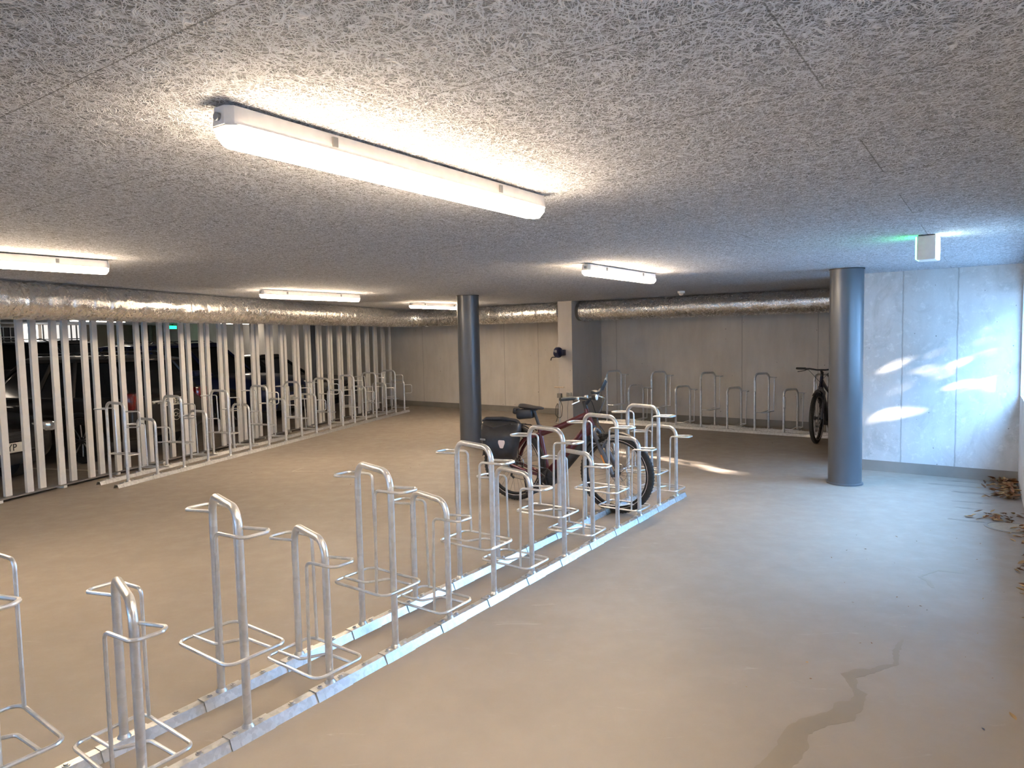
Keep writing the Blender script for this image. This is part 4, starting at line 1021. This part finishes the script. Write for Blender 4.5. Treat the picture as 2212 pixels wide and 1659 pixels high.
# signs
t = thing('exit_sign', 'small glowing green exit light far beyond the fence under the duct', 'exit sign', tuple(dn(19.0, 16.4, 2.13)), AF)
bm = BM(); box(bm, (0, 0, .05), (.34, .05, .10), bev=.005); obj('lit_face', bm, M_exitfar, t); bm = BM(); box(bm, (0, 0, .13), (.05, .04, .06)); obj('hanger', bm, M_dark, t)
t = thing('signal_light', 'tiny red signal lamp far beyond the fence, right of the green exit light', 'signal', tuple(dn(19.9, 16.4, 2.15)), AF)
bm = BM(); lathe(bm, [(.0005, -.03), (.04, -.02), (.05, .02), (.0005, .03)], (0, 0, .05), 'Y', 16); obj('lens', bm, M_redl, t); bm = BM(); box(bm, (0, .0, .12), (.03, .03, .05)); obj('hanger', bm, M_dark, t)
t = thing('loudspeaker', 'cream round-fronted box hanging under the garage ceiling left of the green exit light', 'loudspeaker', tuple(dn(10.55, 9.2, 2.0)), AF)
bm = BM(); box(bm, (0, 0, .10), (.16, .12, .16), bev=.03); box(bm, (0, 0, .22), (.04, .04, .14)); obj('casing', bm, M_cream, t)
t = thing('loudspeaker', 'second smaller cream box under the garage ceiling nearer the green exit light', 'loudspeaker', tuple(dn(12.0, 9.4, 2.05)), AF)
bm = BM(); box(bm, (0, 0, .08), (.13, .10, .13), bev=.02); box(bm, (0, 0, .19), (.04, .04, .12)); obj('casing', bm, M_cream, t)
# garage lamps
GL = [(9.2, 13.2), (13.0, 13.2), (17.5, 13.0), (21.5, 13.2), (25.0, 13.2), (5.0, 13.2)]
for i, (d_, n_) in enumerate(GL):
    p = dn(d_, n_)
    lamp(['bright garage lamp beyond the fence above the dark grey hatchback', 'garage lamp beyond the fence above the blue car', 'garage lamp over the aisle left of the pale wall panel', 'distant garage lamp near the bright window strip', 'farthest garage lamp beyond the fence', 'garage lamp beyond the fence at the far left'][i], p.x, p.y, AF, 1.5, M_lensfar)
# pipes and dark column of the garage
for i, (d_, n_) in enumerate([(19.0, 17.9), (19.35, 17.9), (19.7, 17.9)]):
    bm = BM(); p = dn(d_, n_); tube(bm, [(0, 0, 0), (0, 0, H)], .07, 14); o = obj('riser_pipe', bm, M_dkzinc); o.location = (p.x, p.y, 0)
    tag(o, 'grey vertical pipe, one of three in a row against the far garage wall', 'pipe', 'three vertical pipes on the far garage wall')

# ------------------------------------------------------------------ unseen tree outside the window, crown shaped to break up the low sun
def tree(label, base, rnd, clusters, h):
    t = thing('street_tree', label, 'tree', tuple(base))
    bm = BM(); tube(bm, [(0, 0, 0), (.05, .03, h*.4), (-.04, .05, h*.9)], [.12, .09, .04], 10)
    for k in range(7):
        z = h*(.3+.09*k); a_ = rnd.uniform(0, 6.28); tube(bm, [(0, 0, z), (cos(a_)*.9, sin(a_)*.9, z+.5)], [.04, .012], 6)
    obj('trunk', bm, M_bark, t)
    bm = BM()
    for (cx_, cy_, cz_, r_, n_) in clusters:
        for _ in range(n_):
            v = Vector((rnd.gauss(0, 1), rnd.gauss(0, 1), rnd.gauss(0, 1))).normalized()*r_*rnd.random()**.4
            s_ = rnd.uniform(.06, .12); rot = Matrix.Rotation(rnd.uniform(0, 6), 3, 'Z') @ Matrix.Rotation(rnd.uniform(0, 6), 3, 'X')
            c = Vector((cx_, cy_, cz_))+v
            q = [bm.verts.new(c+rot @ Vector(p)*s_) for p in ((-1, 0, 0), (0, -.5, .1), (1, 0, 0), (0, .5, .1))]; bm.faces.new(q)
    o = obj('foliage', bm, M_green, t, False)
    return t
rnd = random.Random(5)
# each crown stands up-sun of the window; a narrow gap is left opposite t = 1.9
def upsun(tt, zz, dist):
    p = wn(tt, .12, zz); return p - SUN_T*dist
gap_t = 2.0
crowns = []
for tt in [x*.30-1.5 for x in range(0, 24)]+[x*.30+6.5 for x in range(0, 11)]:
    for zz in (.75, 1.2, 1.65, 2.1, 2.5):
        if abs(tt-gap_t) < .34 and 1.0 < zz < 2.2: sparse = 40
        elif -.1 < tt < .8 and 1.1 < zz < 1.9: sparse = 90
        elif 7.8 < tt < 8.2 and 1.6 < zz < 1.8: sparse = 30
        else: sparse = 300
        crowns.append((upsun(tt, zz, rnd.uniform(5.5, 7.0)), sparse))
base = upsun(1.6, 1.4, 6.3); base.z = -.2
dens = [(p.x-base.x, p.y-base.y, p.z+.2, .36, k_) for p, k_ in crowns]
tree('leafy evergreen tree outside the window band on the right', base, rnd, dens, 3.6)
bm = BM(); wnbox(-3, 16, 4.2, 4.6, -.2, 2.55, bm); struct(obj('wall_outside', bm, M_wall_right, smooth=False))  # unseen outdoor wall added to block the low sky
bm = BM(); prism(bm, [(1.5, -16), (24, -16), (24, 14), (7, 14), tuple(wn(-.3, .32).xy), tuple(wn(16.4, .32).xy)], -.3, -.2)
struct(obj('ground_outside', bm, simple('outdoor_paving', (.25, .24, .22), .8), smooth=False))
